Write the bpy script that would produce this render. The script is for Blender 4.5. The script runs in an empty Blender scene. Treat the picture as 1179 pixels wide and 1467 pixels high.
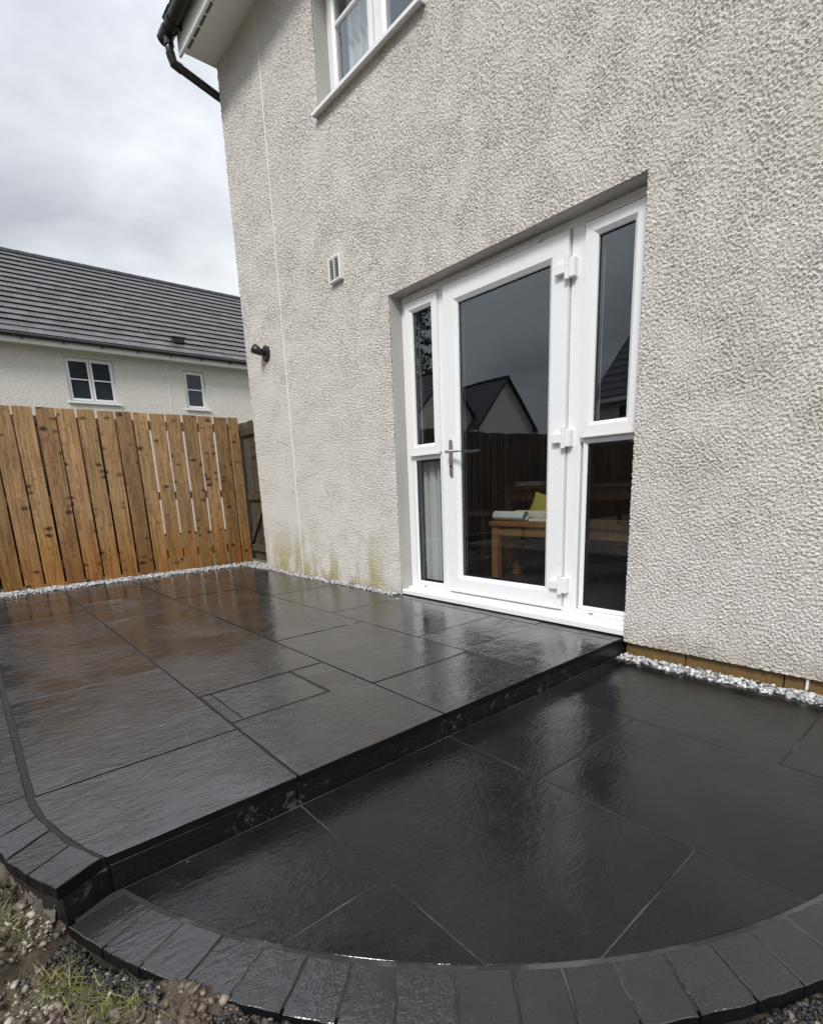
import bpy, math, random
import numpy as np
from mathutils import Vector, Matrix
random.seed(7); RNG = np.random.default_rng(11)
scene = bpy.context.scene
COL = scene.collection

# ------------------------------------------------------------------ camera
CAM = Vector((5.374, -2.511, 0.80))
RIGHT = Vector((0.6539563, 0.75548763, -0.0397443))
DOWN = Vector((0.14324216, -0.17523394, -0.97405069))
FWD = Vector((-0.74284779, 0.63129352, -0.22281302))
cam_data = bpy.data.cameras.new('camera'); cam = bpy.data.objects.new('camera', cam_data); COL.objects.link(cam)
m3 = Matrix((RIGHT, -DOWN, -FWD)).transposed()
cam.matrix_world = Matrix.Translation(CAM) @ m3.to_4x4()
cam_data.sensor_fit = 'HORIZONTAL'; cam_data.sensor_width = 36.0
cam_data.lens = 743.36 * 36.0 / 1179.0
cam_data.shift_y = 135.84 / 1179.0
cam_data.clip_start = 0.02; cam_data.clip_end = 2000
scene.camera = cam

# ------------------------------------------------------------------ sky and sun (overcast)
SUN_EL, SUN_AZ = math.radians(44), math.radians(152)
world = bpy.data.worlds.new('World'); scene.world = world; world.use_nodes = True
wn = world.node_tree; wn.nodes.clear()
def wnode(t, **k):
    n = wn.nodes.new(t)
    for a, b in k.items(): setattr(n, a, b)
    return n
wo = wnode('ShaderNodeOutputWorld')
sky = wnode('ShaderNodeTexSky', sky_type='NISHITA'); sky.sun_disc = False
sky.sun_elevation = SUN_EL; sky.sun_rotation = SUN_AZ
bg1 = wnode('ShaderNodeBackground'); bg1.inputs[1].default_value = 0.10
wn.links.new(sky.outputs[0], bg1.inputs[0])
tc = wnode('ShaderNodeTexCoord'); sep = wnode('ShaderNodeSeparateXYZ'); wn.links.new(tc.outputs['Generated'], sep.inputs[0])
def wmath(op, a, b=None, clamp=False):
    n = wnode('ShaderNodeMath', operation=op); n.use_clamp = clamp
    for i, v in enumerate((a, b)):
        if v is None: continue
        if isinstance(v, (int, float)): n.inputs[i].default_value = v
        else: wn.links.new(v, n.inputs[i])
    return n.outputs[0]
zc = wmath('MAXIMUM', sep.outputs[2], 0.0)
den = wmath('ADD', zc, 0.22)
comb = wnode('ShaderNodeCombineXYZ')
wn.links.new(wmath('DIVIDE', sep.outputs[0], den), comb.inputs[0]); wn.links.new(wmath('DIVIDE', sep.outputs[1], den), comb.inputs[1])
cn = wnode('ShaderNodeTexNoise'); cn.inputs['Scale'].default_value = 1.15; cn.inputs['Detail'].default_value = 7
cn.inputs['Roughness'].default_value = 0.52; cn.inputs['Distortion'].default_value = 0.35
mapn = wnode('ShaderNodeMapping'); mapn.inputs['Location'].default_value = (3.1, 1.7, 0.4)
wn.links.new(comb.outputs[0], mapn.inputs[0]); wn.links.new(mapn.outputs[0], cn.inputs['Vector'])
cr = wnode('ShaderNodeValToRGB'); wn.links.new(cn.outputs[0], cr.inputs[0])
cr.color_ramp.elements[0].position = 0.37; cr.color_ramp.elements[0].color = (0.40, 0.42, 0.455, 1)
cr.color_ramp.elements[1].position = 0.63; cr.color_ramp.elements[1].color = (0.76, 0.775, 0.795, 1)
e = cr.color_ramp.elements.new(0.5); e.color = (0.56, 0.58, 0.615, 1)
# overcast luminance: brighter towards the zenith, (1 + 2 sin h) / 3
lum = wmath('ADD', wmath('MULTIPLY', wmath('POWER', zc, 1.5), 1.52), 0.45)
bg2 = wnode('ShaderNodeBackground'); wn.links.new(cr.outputs[0], bg2.inputs[0]); wn.links.new(lum, bg2.inputs[1])
wmix = wnode('ShaderNodeMixShader'); wmix.inputs[0].default_value = 0.94
wn.links.new(bg1.outputs[0], wmix.inputs[1]); wn.links.new(bg2.outputs[0], wmix.inputs[2]); wn.links.new(wmix.outputs[0], wo.inputs[0])
sd = bpy.data.lights.new('sun', 'SUN'); sd.energy = 1.5; sd.angle = math.radians(13); sd.color = (1.0, 0.97, 0.93)
sun = bpy.data.objects.new('sun', sd); COL.objects.link(sun)
sdir = Vector((math.sin(SUN_AZ) * math.cos(SUN_EL), math.cos(SUN_AZ) * math.cos(SUN_EL), math.sin(SUN_EL)))
sun.rotation_euler = sdir.to_track_quat('Z', 'Y').to_euler(); sun.location = (0, -6, 12)
vs = scene.view_settings; vs.view_transform = 'Standard'; vs.look = 'None'; vs.gamma = 1; vs.exposure = 0.78; vs.use_curve_mapping = False
scene.render.engine = 'CYCLES'
scene.cycles.max_bounces = 10; scene.cycles.transparent_max_bounces = 16

# ------------------------------------------------------------------ material helper
class NT:
    def __init__(s, name):
        s.m = bpy.data.materials.new(name); s.m.use_nodes = True; s.t = s.m.node_tree; s.t.nodes.clear()
        s.out = s.n('ShaderNodeOutputMaterial'); s.b = s.n('ShaderNodeBsdfPrincipled'); s.l(s.b.outputs[0], s.out.inputs[0])
        s.tc = s.n('ShaderNodeTexCoord'); s.oi = s.n('ShaderNodeObjectInfo')
    def n(s, t, **k):
        n = s.t.nodes.new(t)
        for a, b in k.items(): setattr(n, a, b)
        return n
    def l(s, a, b): s.t.links.new(a, b)
    def set(s, k, v):
        if hasattr(v, 'node'): s.l(v, s.b.inputs[k])
        elif isinstance(v, tuple) and len(v) == 3: s.b.inputs[k].default_value = (*v, 1)
        else: s.b.inputs[k].default_value = v
    def math(s, op, a, b=None, c=None, clamp=False):
        n = s.n('ShaderNodeMath', operation=op); n.use_clamp = clamp
        for i, v in enumerate((a, b, c)):
            if v is None: continue
            if isinstance(v, (int, float)): n.inputs[i].default_value = v
            else: s.l(v, n.inputs[i])
        return n.outputs[0]
    def coords(s, kind='Object', scale=(1, 1, 1), rand=0.0, rot=(0, 0, 0)):
        mp = s.n('ShaderNodeMapping'); mp.inputs['Scale'].default_value = scale; mp.inputs['Rotation'].default_value = rot
        src = s.tc.outputs['Object']
        if kind == 'World':
            g = s.n('ShaderNodeNewGeometry'); src = g.outputs['Position']
        if rand:
            mx = s.n('ShaderNodeVectorMath', operation='SCALE'); cb = s.n('ShaderNodeCombineXYZ')
            s.l(s.oi.outputs['Random'], cb.inputs[0]); s.l(s.math('FRACT', s.math('MULTIPLY', s.oi.outputs['Random'], 17.3)), cb.inputs[1])
            s.l(s.math('FRACT', s.math('MULTIPLY', s.oi.outputs['Random'], 91.7)), cb.inputs[2])
            s.l(cb.outputs[0], mx.inputs[0]); mx.inputs['Scale'].default_value = rand
            ad = s.n('ShaderNodeVectorMath', operation='ADD'); s.l(src, ad.inputs[0]); s.l(mx.outputs[0], ad.inputs[1]); src = ad.outputs[0]
        s.l(src, mp.inputs[0]); return mp.outputs[0]
    def noise(s, v, scale, detail=4, rough=0.55, dist=0.0, out=0):
        n = s.n('ShaderNodeTexNoise'); n.inputs['Scale'].default_value = scale; n.inputs['Detail'].default_value = detail
        n.inputs['Roughness'].default_value = rough; n.inputs['Distortion'].default_value = dist; s.l(v, n.inputs['Vector']); return n.outputs[out]
    def voro(s, v, scale, feature='F1', out='Distance', rnd=1.0):
        n = s.n('ShaderNodeTexVoronoi', feature=feature); n.inputs['Scale'].default_value = scale; n.inputs['Randomness'].default_value = rnd
        s.l(v, n.inputs['Vector']); return n.outputs[out]
    def ramp(s, f, stops):
        n = s.n('ShaderNodeValToRGB'); s.l(f, n.inputs[0]); el = n.color_ramp.elements
        while len(el) < len(stops): el.new(0.5)
        for e, (p, c) in zip(el, stops):
            e.position = p; e.color = (c, c, c, 1) if isinstance(c, (int, float)) else (*c, 1)
        return n.outputs[0]
    def mix(s, f, a, b, mode='MIX'):
        n = s.n('ShaderNodeMix', data_type='RGBA', blend_type=mode)
        for i, v in ((0, f), (6, a), (7, b)):
            if isinstance(v, (int, float)): n.inputs[i].default_value = v
            elif isinstance(v, tuple): n.inputs[i].default_value = (*v, 1)
            else: s.l(v, n.inputs[i])
        return n.outputs[2]
    def hsv(s, col, h=0.5, sat=1.0, val=1.0):
        n = s.n('ShaderNodeHueSaturation'); s.l(col, n.inputs['Color'])
        for k, v in (('Hue', h), ('Saturation', sat), ('Value', val)):
            if isinstance(v, (int, float)): n.inputs[k].default_value = v
            else: s.l(v, n.inputs[k])
        return n.outputs[0]
    def bump(s, h, dist, strength=1.0, prev=None):
        n = s.n('ShaderNodeBump'); n.inputs['Distance'].default_value = dist; n.inputs['Strength'].default_value = strength
        s.l(h, n.inputs['Height'])
        if prev is not None: s.l(prev, n.inputs['Normal'])
        return n.outputs[0]
    def maprange(s, v, a, b, c, d):
        n = s.n('ShaderNodeMapRange'); s.l(v, n.inputs[0])
        for i, x in zip((1, 2, 3, 4), (a, b, c, d)): n.inputs[i].default_value = x
        return n.outputs[0]

def simple(name, col, rough=0.5, metal=0.0, nscale=8, namp=0.12, bump=0.0, bscale=120, rand=5.0, spec=0.5):
    t = NT(name); v = t.coords('Object', rand=rand)
    f = t.noise(v, nscale, 5)
    c = tuple(x * (1 - namp) for x in col); d = tuple(min(1, x * (1 + namp)) for x in col)
    t.set('Base Color', t.mix(f, c, d)); t.set('Roughness', t.maprange(t.noise(v, nscale * 3, 4), 0.3, 0.7, max(0.03, rough - .08), min(1, rough + .08)))
    t.set('Metallic', metal); t.set('Specular IOR Level', spec)
    if bump: t.set('Normal', t.bump(t.noise(v, bscale, 4), bump))
    return t.m

def dull0(t, v): return t.ramp(t.noise(v, 1.3, 5, 0.6), [(0.45, 0.0), (0.65, 1.0)])
def mat_slate(name, base=(0.0155, 0.0158, 0.0166), rough=(0.10, 0.30), ridge=1.0, fine=1.0, dust=0.0, spec=0.8, ior=1.5):
    t = NT(name); v = t.coords('World', rand=9.0)
    vs_ = t.coords('World', scale=(2.3, 1.0, 1.0), rand=9.0, rot=(0, 0, math.radians(8)))
    big = t.noise(vs_, 3.2, 6, 0.55, 0.6)
    cleft = t.ramp(t.noise(vs_, 5.5, 5, 0.6, 1.2), [(0.40, 0.0), (0.445, 0.45), (0.54, 0.5), (0.56, 0.85), (0.66, 1.0)])
    fin = t.noise(vs_, 115, 3, 0.6)
    mid = t.noise(vs_, 32, 3, 0.55, 0.3)
    per = t.math('FRACT', t.math('MULTIPLY', t.oi.outputs['Random'], 7.77))
    # riven zones are rough, water-filled zones are smooth
    riv = t.ramp(t.noise(t.coords('World', rand=4.0), 2.1, 4, 0.55), [(0.42, 0.22), (0.60, 1.0)])
    oa = t.n('ShaderNodeAttribute', attribute_type='OBJECT'); oa.attribute_name = 'riven'
    riv = t.math('MULTIPLY', riv, oa.outputs['Fac'])
    # cleft streaks: thin delamination ridges lying across the slab
    sv = t.coords('World', scale=(2.0, 1.0, 1.0), rand=9.0, rot=(0, 0, math.radians(6)))
    st1 = t.noise(sv, 10.0, 5, 0.62, 0.9)
    rid = t.ramp(st1, [(0.44, 0.0), (0.50, 0.35), (0.515, 0.75), (0.62, 1.0)])
    nb = t.bump(big, 0.0040 * ridge)
    nb = t.bump(t.math('MULTIPLY', rid, riv), 0.0019 * ridge, 1.0, nb)
    nb = t.bump(t.math('MULTIPLY', mid, t.math('ADD', riv, 0.10)), 0.0029 * fine, 1.0, nb)
    nb = t.bump(t.math('MULTIPLY', fin, riv), 0.0013 * fine, 1.0, nb)
    t.set('Normal', nb)
    patch = t.noise(v, 2.6, 6, 0.62)
    hi = tuple(x * 1.75 for x in base); lo = tuple(x * 0.62 for x in base)
    col = t.mix(t.ramp(patch, [(0.3, 0.0), (0.7, 1.0)]), lo, hi)
    col = t.mix(t.math('MULTIPLY', per, 0.5), col, (base[0] * 1.6, base[1] * 1.5, base[2] * 1.4))
    speck = t.ramp(t.noise(v, 190, 3, 0.7), [(0.60, 0.0), (0.72, 1.0)])
    col = t.mix(t.math('MULTIPLY', speck, 0.35), col, (0.075, 0.075, 0.077))
    col = t.mix(t.math('MULTIPLY', dull0(t, v), 0.3), col, (0.030, 0.028, 0.026))
    if dust:
        d = t.ramp(t.noise(v, 9, 8, 0.75, 0.5), [(0.56, 0.0), (0.72, 1.0)])
        col = t.mix(t.math('MULTIPLY', d, dust), col, (0.15, 0.15, 0.15))
    t.set('Base Color', col)
    wet = t.ramp(t.noise(v, 1.7, 5, 0.6), [(0.35, rough[0]), (0.68, rough[1])])
    dull = t.ramp(t.noise(v, 4.5, 6, 0.65, 0.4), [(0.52, 0.0), (0.66, 1.0)])
    rr = t.math('ADD', t.math('ADD', wet, t.math('MULTIPLY', speck, 0.15)), t.math('MULTIPLY', dull, 0.13))
    t.set('Roughness', rr); t.set('Specular IOR Level', spec); t.set('IOR', ior)
    return t.m
M = {}
M['slate'] = mat_slate('wet_slate', rough=(0.04, 0.14), spec=1.0, ior=1.62)
M['slate_low'] = mat_slate('wet_slate_smooth', base=(0.0065, 0.0068, 0.0072), rough=(0.06, 0.16), ridge=0.4, fine=1.1, spec=0.55, ior=1.5, dust=0.07)
M['sett'] = mat_slate('damp_slate_sett', base=(0.0135, 0.014, 0.015), rough=(0.08, 0.22), ridge=0.4, fine=1.5, dust=0.08, spec=0.9, ior=1.55)
def mat_riser():
    t = NT('black_polished_riser'); v = t.coords('World')
    n = t.ramp(t.noise(v, 30, 8, 0.72, 0.8), [(0.54, 0.0), (0.60, 1.0)])
    mk = t.ramp(t.noise(t.coords('World', scale=(1, 1, 1)), 6.0, 3, 0.5), [(0.50, 0.0), (0.58, 1.0)])
    f = t.math('MULTIPLY', n, mk)
    t.set('Base Color', t.mix(f, (0.006, 0.006, 0.0065), (0.06, 0.06, 0.06)))
    t.set('Roughness', t.mix(f, (.28, .28, .28), (.75, .75, .75))); t.set('Normal', t.bump(t.noise(v, 60, 6, 0.65), 0.003)); return t.m
M['riser'] = mat_riser()
M['edge_shade'] = simple('shaded_black_edge', (0.006, 0.006, 0.0065), 0.45, nscale=20, namp=.4, spec=0.2)  # slab sides: shade of the dim vertical faces put into the colour
def mat_mortar(name, lo, hi, wet=0.5, pale=0.0):
    t = NT(name); v = t.coords('World'); f = t.noise(v, 16, 8, 0.7)
    col = t.mix(f, lo, hi)
    if pale:
        col = t.mix(t.math('MULTIPLY', t.ramp(t.noise(v, 5.5, 5, .6), [(.48, 0.0), (.62, 1.0)]), pale), col, (0.13, 0.13, 0.128))
    t.set('Base Color', col); t.set('Roughness', wet); t.set('Normal', t.bump(t.noise(v, 140, 6, 0.7), 0.004)); return t.m
M['mortar'] = mat_mortar('dark_jointing_mortar', (0.007, 0.007, 0.007), (0.020, 0.020, 0.019), 0.6)
M['mortar_low'] = mat_mortar('pale_jointing_mortar', (0.012, 0.012, 0.012), (0.032, 0.032, 0.031), 0.6, 0.5)
M['haunch'] = mat_mortar('rough_concrete', (0.050, 0.043, 0.034), (0.19, 0.168, 0.135), 0.75)

def mat_render(name, col, stain=False, bump=0.004, scale=1.0):
    t = NT(name); v = t.coords('World')
    f = t.noise(v, 1.3, 6, 0.6); g = t.noise(v, 75 * scale, 4, 0.65)
    c = t.mix(f, tuple(x * 0.93 for x in col), tuple(x * 1.05 for x in col))
    grit = t.ramp(t.noise(v, 120 * scale, 3, 0.7), [(0.34, 0.80), (0.54, 1.04)])
    c = t.mix(1.0, c, grit, 'MULTIPLY')
    if stain:
        g_ = t.n('ShaderNodeNewGeometry'); sp = t.n('ShaderNodeSeparateXYZ'); t.l(g_.outputs['Position'], sp.inputs[0])
        # green algae patches above the gravel, left of the door
        sv = t.coords('World', scale=(1, 1, 0.35))
        st = t.ramp(t.noise(sv, 4.2, 5, 0.6, 0.3), [(0.44, 0.0), (0.58, 1.0)])
        zf = t.maprange(sp.outputs[2], 0.02, 0.52, 1.15, 0.0)
        xf = t.maprange(sp.outputs[0], 1.95, 2.2, 1.0, 0.0)
        k = t.math('MULTIPLY', t.math('MULTIPLY', st, zf, clamp=True), xf, clamp=True)
        c = t.mix(t.math('MULTIPLY', k, 0.78), c, (0.41, 0.36, 0.115))
        # dirty run-off at wall foot and a faint green bloom to the right
        st2 = t.ramp(t.noise(v, 1.6, 5, 0.6), [(0.46, 0.0), (0.66, 1.0)])
        xr = t.maprange(sp.outputs[0], 4.1, 4.6, 0.0, 1.0)
        c = t.mix(t.math('MULTIPLY', t.math('MULTIPLY', st2, xr), 0.38), c, (0.42, 0.415, 0.33))
        foot = t.math('MULTIPLY', t.maprange(sp.outputs[2], -0.02, 0.13, 1.0, 0.0), t.ramp(t.noise(v, 7, 5, .65), [(.35, .1), (.65, 1.0)]))
        c = t.mix(t.math('MULTIPLY', foot, 0.55), c, (0.30, 0.24, 0.16))
        # faint vertical rain streaks over the whole face
        rs = t.ramp(t.noise(t.coords('World', scale=(5, 1, 0.28)), 1.7, 6, .65), [(.45, 0.0), (.72, 1.0)])
        c = t.mix(t.math('MULTIPLY', rs, 0.07), c, (0.50, 0.475, 0.42))
        # drips under the bedroom window sill
        wv = t.coords('World', scale=(7, 1, 0.5)); dr = t.ramp(t.noise(wv, 2.2, 4, .6), [(.5, 0.0), (.7, 1.0)])
        wz = t.math('MULTIPLY', t.maprange(sp.outputs[2], 2.2, 3.45, 0.0, 1.0), t.maprange(sp.outputs[2], 3.46, 3.5, 1.0, 0.0))
        c = t.mix(t.math('MULTIPLY', t.math('MULTIPLY', dr, wz), 0.22), c, (0.33, 0.32, 0.28))
    t.set('Base Color', c); t.set('Roughness', 0.85); t.set('Specular IOR Level', 0.25)
    nb = t.bump(t.noise(v, 105 * scale, 2, 0.5), bump * 2.6); nb = t.bump(t.noise(v, 190 * scale, 3, 0.6), bump * 0.9, 1.0, nb)
    t.set('Normal', nb); return t.m
M['render'] = mat_render('roughcast_render', (0.785, 0.75, 0.70), True, bump=0.005)
M['render_far'] = mat_render('cream_roughcast', (0.78, 0.745, 0.68), bump=0.010, scale=0.35)
M['reveal'] = simple('smooth_reveal_paint', (0.47, 0.455, 0.43), 0.75, nscale=3, bump=0.001)
M['upvc'] = simple('white_upvc', (0.84, 0.845, 0.85), 0.28, nscale=2, namp=0.015)
M['upvc_dull'] = simple('white_upvc_soffit', (0.80, 0.79, 0.77), 0.4, nscale=1.5, namp=0.05)
M['gasket'] = simple('black_gasket', (0.012, 0.012, 0.012), 0.55)
M['black_plastic'] = simple('black_plastic', (0.014, 0.014, 0.015), 0.32)
M['chrome'] = simple('brushed_steel', (0.72, 0.72, 0.71), 0.34, 1.0)
M['slot'] = simple('dark_slot', (0.10, 0.10, 0.10), 0.6)
def mat_glass(name, k=2.8, tint=(0.86, 0.88, 0.88)):
    m = bpy.data.materials.new(name); m.use_nodes = True; t = m.node_tree; t.nodes.clear()
    o = t.nodes.new('ShaderNodeOutputMaterial'); tr = t.nodes.new('ShaderNodeBsdfTransparent'); tr.inputs[0].default_value = (*tint, 1)
    gl = t.nodes.new('ShaderNodeBsdfGlossy'); gl.inputs['Roughness'].default_value = 0.004; gl.inputs[0].default_value = (0.87, 0.94, 1, 1)
    fr = t.nodes.new('ShaderNodeFresnel'); fr.inputs[0].default_value = 1.52
    ge = t.nodes.new('ShaderNodeNewGeometry'); mu = t.nodes.new('ShaderNodeMath'); mu.operation = 'MULTIPLY'; mu.inputs[1].default_value = k
    inv = t.nodes.new('ShaderNodeMath'); inv.operation = 'SUBTRACT'; inv.inputs[0].default_value = 1
    t.links.new(ge.outputs['Backfacing'], inv.inputs[1]); t.links.new(fr.outputs[0], mu.inputs[0])
    m2 = t.nodes.new('ShaderNodeMath'); m2.operation = 'MULTIPLY'; m2.use_clamp = True; t.links.new(mu.outputs[0], m2.inputs[0]); t.links.new(inv.outputs[0], m2.inputs[1])
    mx = t.nodes.new('ShaderNodeMixShader'); t.links.new(m2.outputs[0], mx.inputs[0]); t.links.new(tr.outputs[0], mx.inputs[1]); t.links.new(gl.outputs[0], mx.inputs[2])
    nz = t.nodes.new('ShaderNodeTexNoise'); nz.inputs['Scale'].default_value = 1.6; nz.inputs['Detail'].default_value = 1
    tcn = t.nodes.new('ShaderNodeTexCoord'); t.links.new(tcn.outputs['Object'], nz.inputs['Vector'])
    bp = t.nodes.new('ShaderNodeBump'); bp.inputs['Distance'].default_value = 0.0012; t.links.new(nz.outputs[0], bp.inputs['Height']); t.links.new(bp.outputs[0], gl.inputs['Normal'])
    t.links.new(mx.outputs[0], o.inputs[0]); return m
M['glass'] = mat_glass('double_glazing')
M['far_glass'] = simple('dark_window_glass', (0.035, 0.042, 0.05), 0.06, namp=0.2, nscale=1.2)

def mat_wood(name, c_lo, c_hi, knot, wet_col=None, rough=(0.45, 0.7), knots=True):
    t = NT(name); v = t.coords('Object', scale=(1, 1, 1), rand=23.0)
    gv = t.coords('Object', scale=(14, 14, 0.75), rand=23.0)
    warp = t.noise(v, 2.2, 3, 0.5)
    # knots: flat ellipses, gathered in whorls along the board
    kb = t.coords('Object', scale=(0.02, 1.0, 1.0), rand=23.0)
    wob = t.n('ShaderNodeVectorMath', operation='SCALE'); t.l(t.noise(kb, 11, 3, 0.6, out=1), wob.inputs[0]); wob.inputs['Scale'].default_value = 0.06
    ka = t.n('ShaderNodeVectorMath', operation='ADD'); t.l(kb, ka.inputs[0]); t.l(wob.outputs[0], ka.inputs[1])
    km = t.n('ShaderNodeMapping'); km.inputs['Scale'].default_value = (1, 10.0, 16.0); t.l(ka.outputs[0], km.inputs[0]); kv = km.outputs[0]
    kd = t.voro(kv, 1.0)
    ring_in = t.math('ADD', t.math('MULTIPLY', t.noise(gv, 1.0, 2, 0.5, 0.2), 7.0), t.math('MULTIPLY', t.ramp(kd, [(0.0, 1.0), (0.6, 0.0)]), 0.5))
    ring = t.math('ABSOLUTE', t.math('SINE', t.math('MULTIPLY', ring_in, 3.0)))
    col = t.mix(t.maprange(ring, 0, 1, 0.15, 0.85), c_lo, c_hi)
    fib = t.noise(t.coords('Object', scale=(55, 55, 1.6), rand=23.0), 1.0, 3, 0.6)
    col = t.mix(0.5, col, t.ramp(fib, [(0.3, 0.45), (0.7, 1.22)]), 'MULTIPLY')
    if knots:
        whorl = t.ramp(t.noise(t.coords('Object', scale=(.01, 2.5, 5.5), rand=23.0), 1.0, 2), [(0.46, 0.0), (0.54, 1.0)])
        kf = t.ramp(kd, [(0.10, 1.0), (0.22, 0.85), (0.31, 0.35), (0.46, 0.0)])
        sel = t.ramp(t.voro(kv, 1.0, out='Color'), [(0.40, 0.0), (0.46, 1.0)])
        col = t.mix(t.math('MULTIPLY', t.math('MULTIPLY', kf, sel), whorl), col, knot)
    bl = t.noise(v, 1.5, 5, 0.6)
    col = t.mix(0.7, col, t.ramp(bl, [(0.3, 0.6), (0.7, 1.14)]), 'MULTIPLY')
    if wet_col:
        g_ = t.n('ShaderNodeNewGeometry'); sp = t.n('ShaderNodeSeparateXYZ'); t.l(g_.outputs['Position'], sp.inputs[0])
        # soaked, more saturated stain along the ground line (rain splash)
        edge = t.math('ADD', sp.outputs[2], t.math('MULTIPLY', t.math('SUBTRACT', t.noise(v, 2.5, 3), 0.5), 0.5))
        wf = t.maprange(edge, 0.15, 0.75, 1.0, 0.0)
        col = t.mix(t.math('MULTIPLY', wf, 0.85), col, t.mix(1.0, col, wet_col, 'MULTIPLY'))
    pr = t.math('ADD', t.math('MULTIPLY', t.oi.outputs['Random'], 0.5), 0.72)
    col = t.hsv(col, t.math('ADD', t.math('MULTIPLY', t.math('FRACT', t.math('MULTIPLY', t.oi.outputs['Random'], 13.7)), 0.02), 0.487), 1.0, pr)
    t.set('Base Color', col); t.set('Roughness', t.maprange(bl, 0.3, 0.7, *rough))
    t.set('Normal', t.bump(t.math('ADD', fib, t.math('MULTIPLY', ring, 0.4)), 0.0012)); return t.m
M['fence'] = mat_wood('stained_fence_wood', (0.24, 0.125, 0.048), (0.49, 0.305, 0.145), (0.045, 0.018, 0.008), (0.80, 0.56, 0.24), (0.30, 0.5))
M['fence_dark'] = mat_wood('dark_weathered_wood', (0.055, 0.042, 0.030), (0.115, 0.088, 0.062), (0.02, 0.014, 0.01))
M['fence_mid'] = mat_wood('dimmed_brown_fence_wood', (0.075, 0.048, 0.030), (0.13, 0.085, 0.055), (0.03, 0.018, 0.01))  # brown fence wood darkened in the colour to dim its reflection in the glass
M['oak'] = mat_wood('golden_furniture_wood', (0.24, 0.115, 0.037), (0.38, 0.20, 0.075), (0.12, 0.05, 0.02), None, (0.3, 0.45))
M['plinth'] = mat_mortar('wet_ochre_block', (0.105, 0.060, 0.018), (0.25, 0.155, 0.05), 0.5)

def mat_tile():
    t = NT('grey_concrete_tile'); v = t.coords('World'); f = t.noise(v, 2.2, 6, 0.65)
    c = t.mix(f, (0.060, 0.058, 0.062), (0.15, 0.145, 0.15)); pr = t.math('ADD', t.math('MULTIPLY', t.oi.outputs['Random'], 0.5), 0.75)
    t.set('Base Color', t.hsv(c, 0.5, 1, pr)); t.set('Roughness', t.maprange(t.noise(v, 6, 4), .3, .7, .38, .62)); t.set('Normal', t.bump(t.noise(v, 40, 4), 0.004)); return t.m
M['tile'] = mat_tile()
M['tile_dark'] = simple('charcoal_roof_tile', (0.030, 0.030, 0.034), 0.55, nscale=2, namp=0.35)
def mat_gravel(name, stops):
    t = NT(name); at = t.n('ShaderNodeAttribute'); at.attribute_name = 'tone'
    v = t.coords('World'); c = t.ramp(at.outputs['Fac'], stops)
    c = t.mix(0.5, c, t.ramp(t.noise(v, 60, 4, 0.7), [(0.3, 0.65), (0.7, 1.15)]), 'MULTIPLY')
    t.set('Base Color', c); t.set('Roughness', 0.42); t.set('Normal', t.bump(t.noise(v, 200, 3), 0.002)); return t.m
M['gravel'] = mat_gravel('white_grey_chippings', [(0.0, (0.16, 0.16, 0.17)), (0.35, (0.42, 0.42, 0.43)), (0.7, (0.62, 0.62, 0.62)), (1.0, (0.80, 0.79, 0.78))])
M['clod'] = mat_gravel('soil_crumbs', [(0.0, (0.025, 0.019, 0.014)), (0.40, (0.09, 0.067, 0.046)), (0.7, (0.20, 0.16, 0.12)), (1.0, (0.42, 0.37, 0.31))])
M['grit'] = mat_gravel('black_slate_grit', [(0.0, (0.008, 0.008, 0.009)), (0.6, (0.022, 0.022, 0.023)), (1.0, (0.06, 0.058, 0.055))])
def mat_soil():
    t = NT('damp_soil'); v = t.coords('World')
    f = t.noise(v, 7, 9, 0.7, 0.6); c = t.ramp(f, [(0.30, (0.035, 0.026, 0.019)), (0.46, (0.10, 0.075, 0.052)), (0.58, (0.20, 0.16, 0.12)), (0.70, (0.34, 0.29, 0.235))])
    t.set('Base Color', c); t.set('Roughness', 0.7); nb = t.bump(t.noise(v, 45, 8, 0.75), 0.02); t.set('Normal', t.bump(t.noise(v, 210, 5, .7), 0.004, 1, nb)); return t.m
M['soil'] = mat_soil()
def mat_grass():
    t = NT('grass_blade'); at = t.n('ShaderNodeAttribute'); at.attribute_name = 'tone'
    t.set('Base Color', t.ramp(at.outputs['Fac'], [(0.0, (0.045, 0.060, 0.012)), (0.45, (0.10, 0.11, 0.022)), (0.75, (0.22, 0.20, 0.05)), (1.0, (0.40, 0.34, 0.17))])); t.set('Roughness', 0.5); return t.m
M['grass'] = mat_grass()
M['ground'] = mat_mortar('rough_lawn_ground', (0.035, 0.040, 0.018), (0.085, 0.085, 0.045), 0.9)

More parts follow.
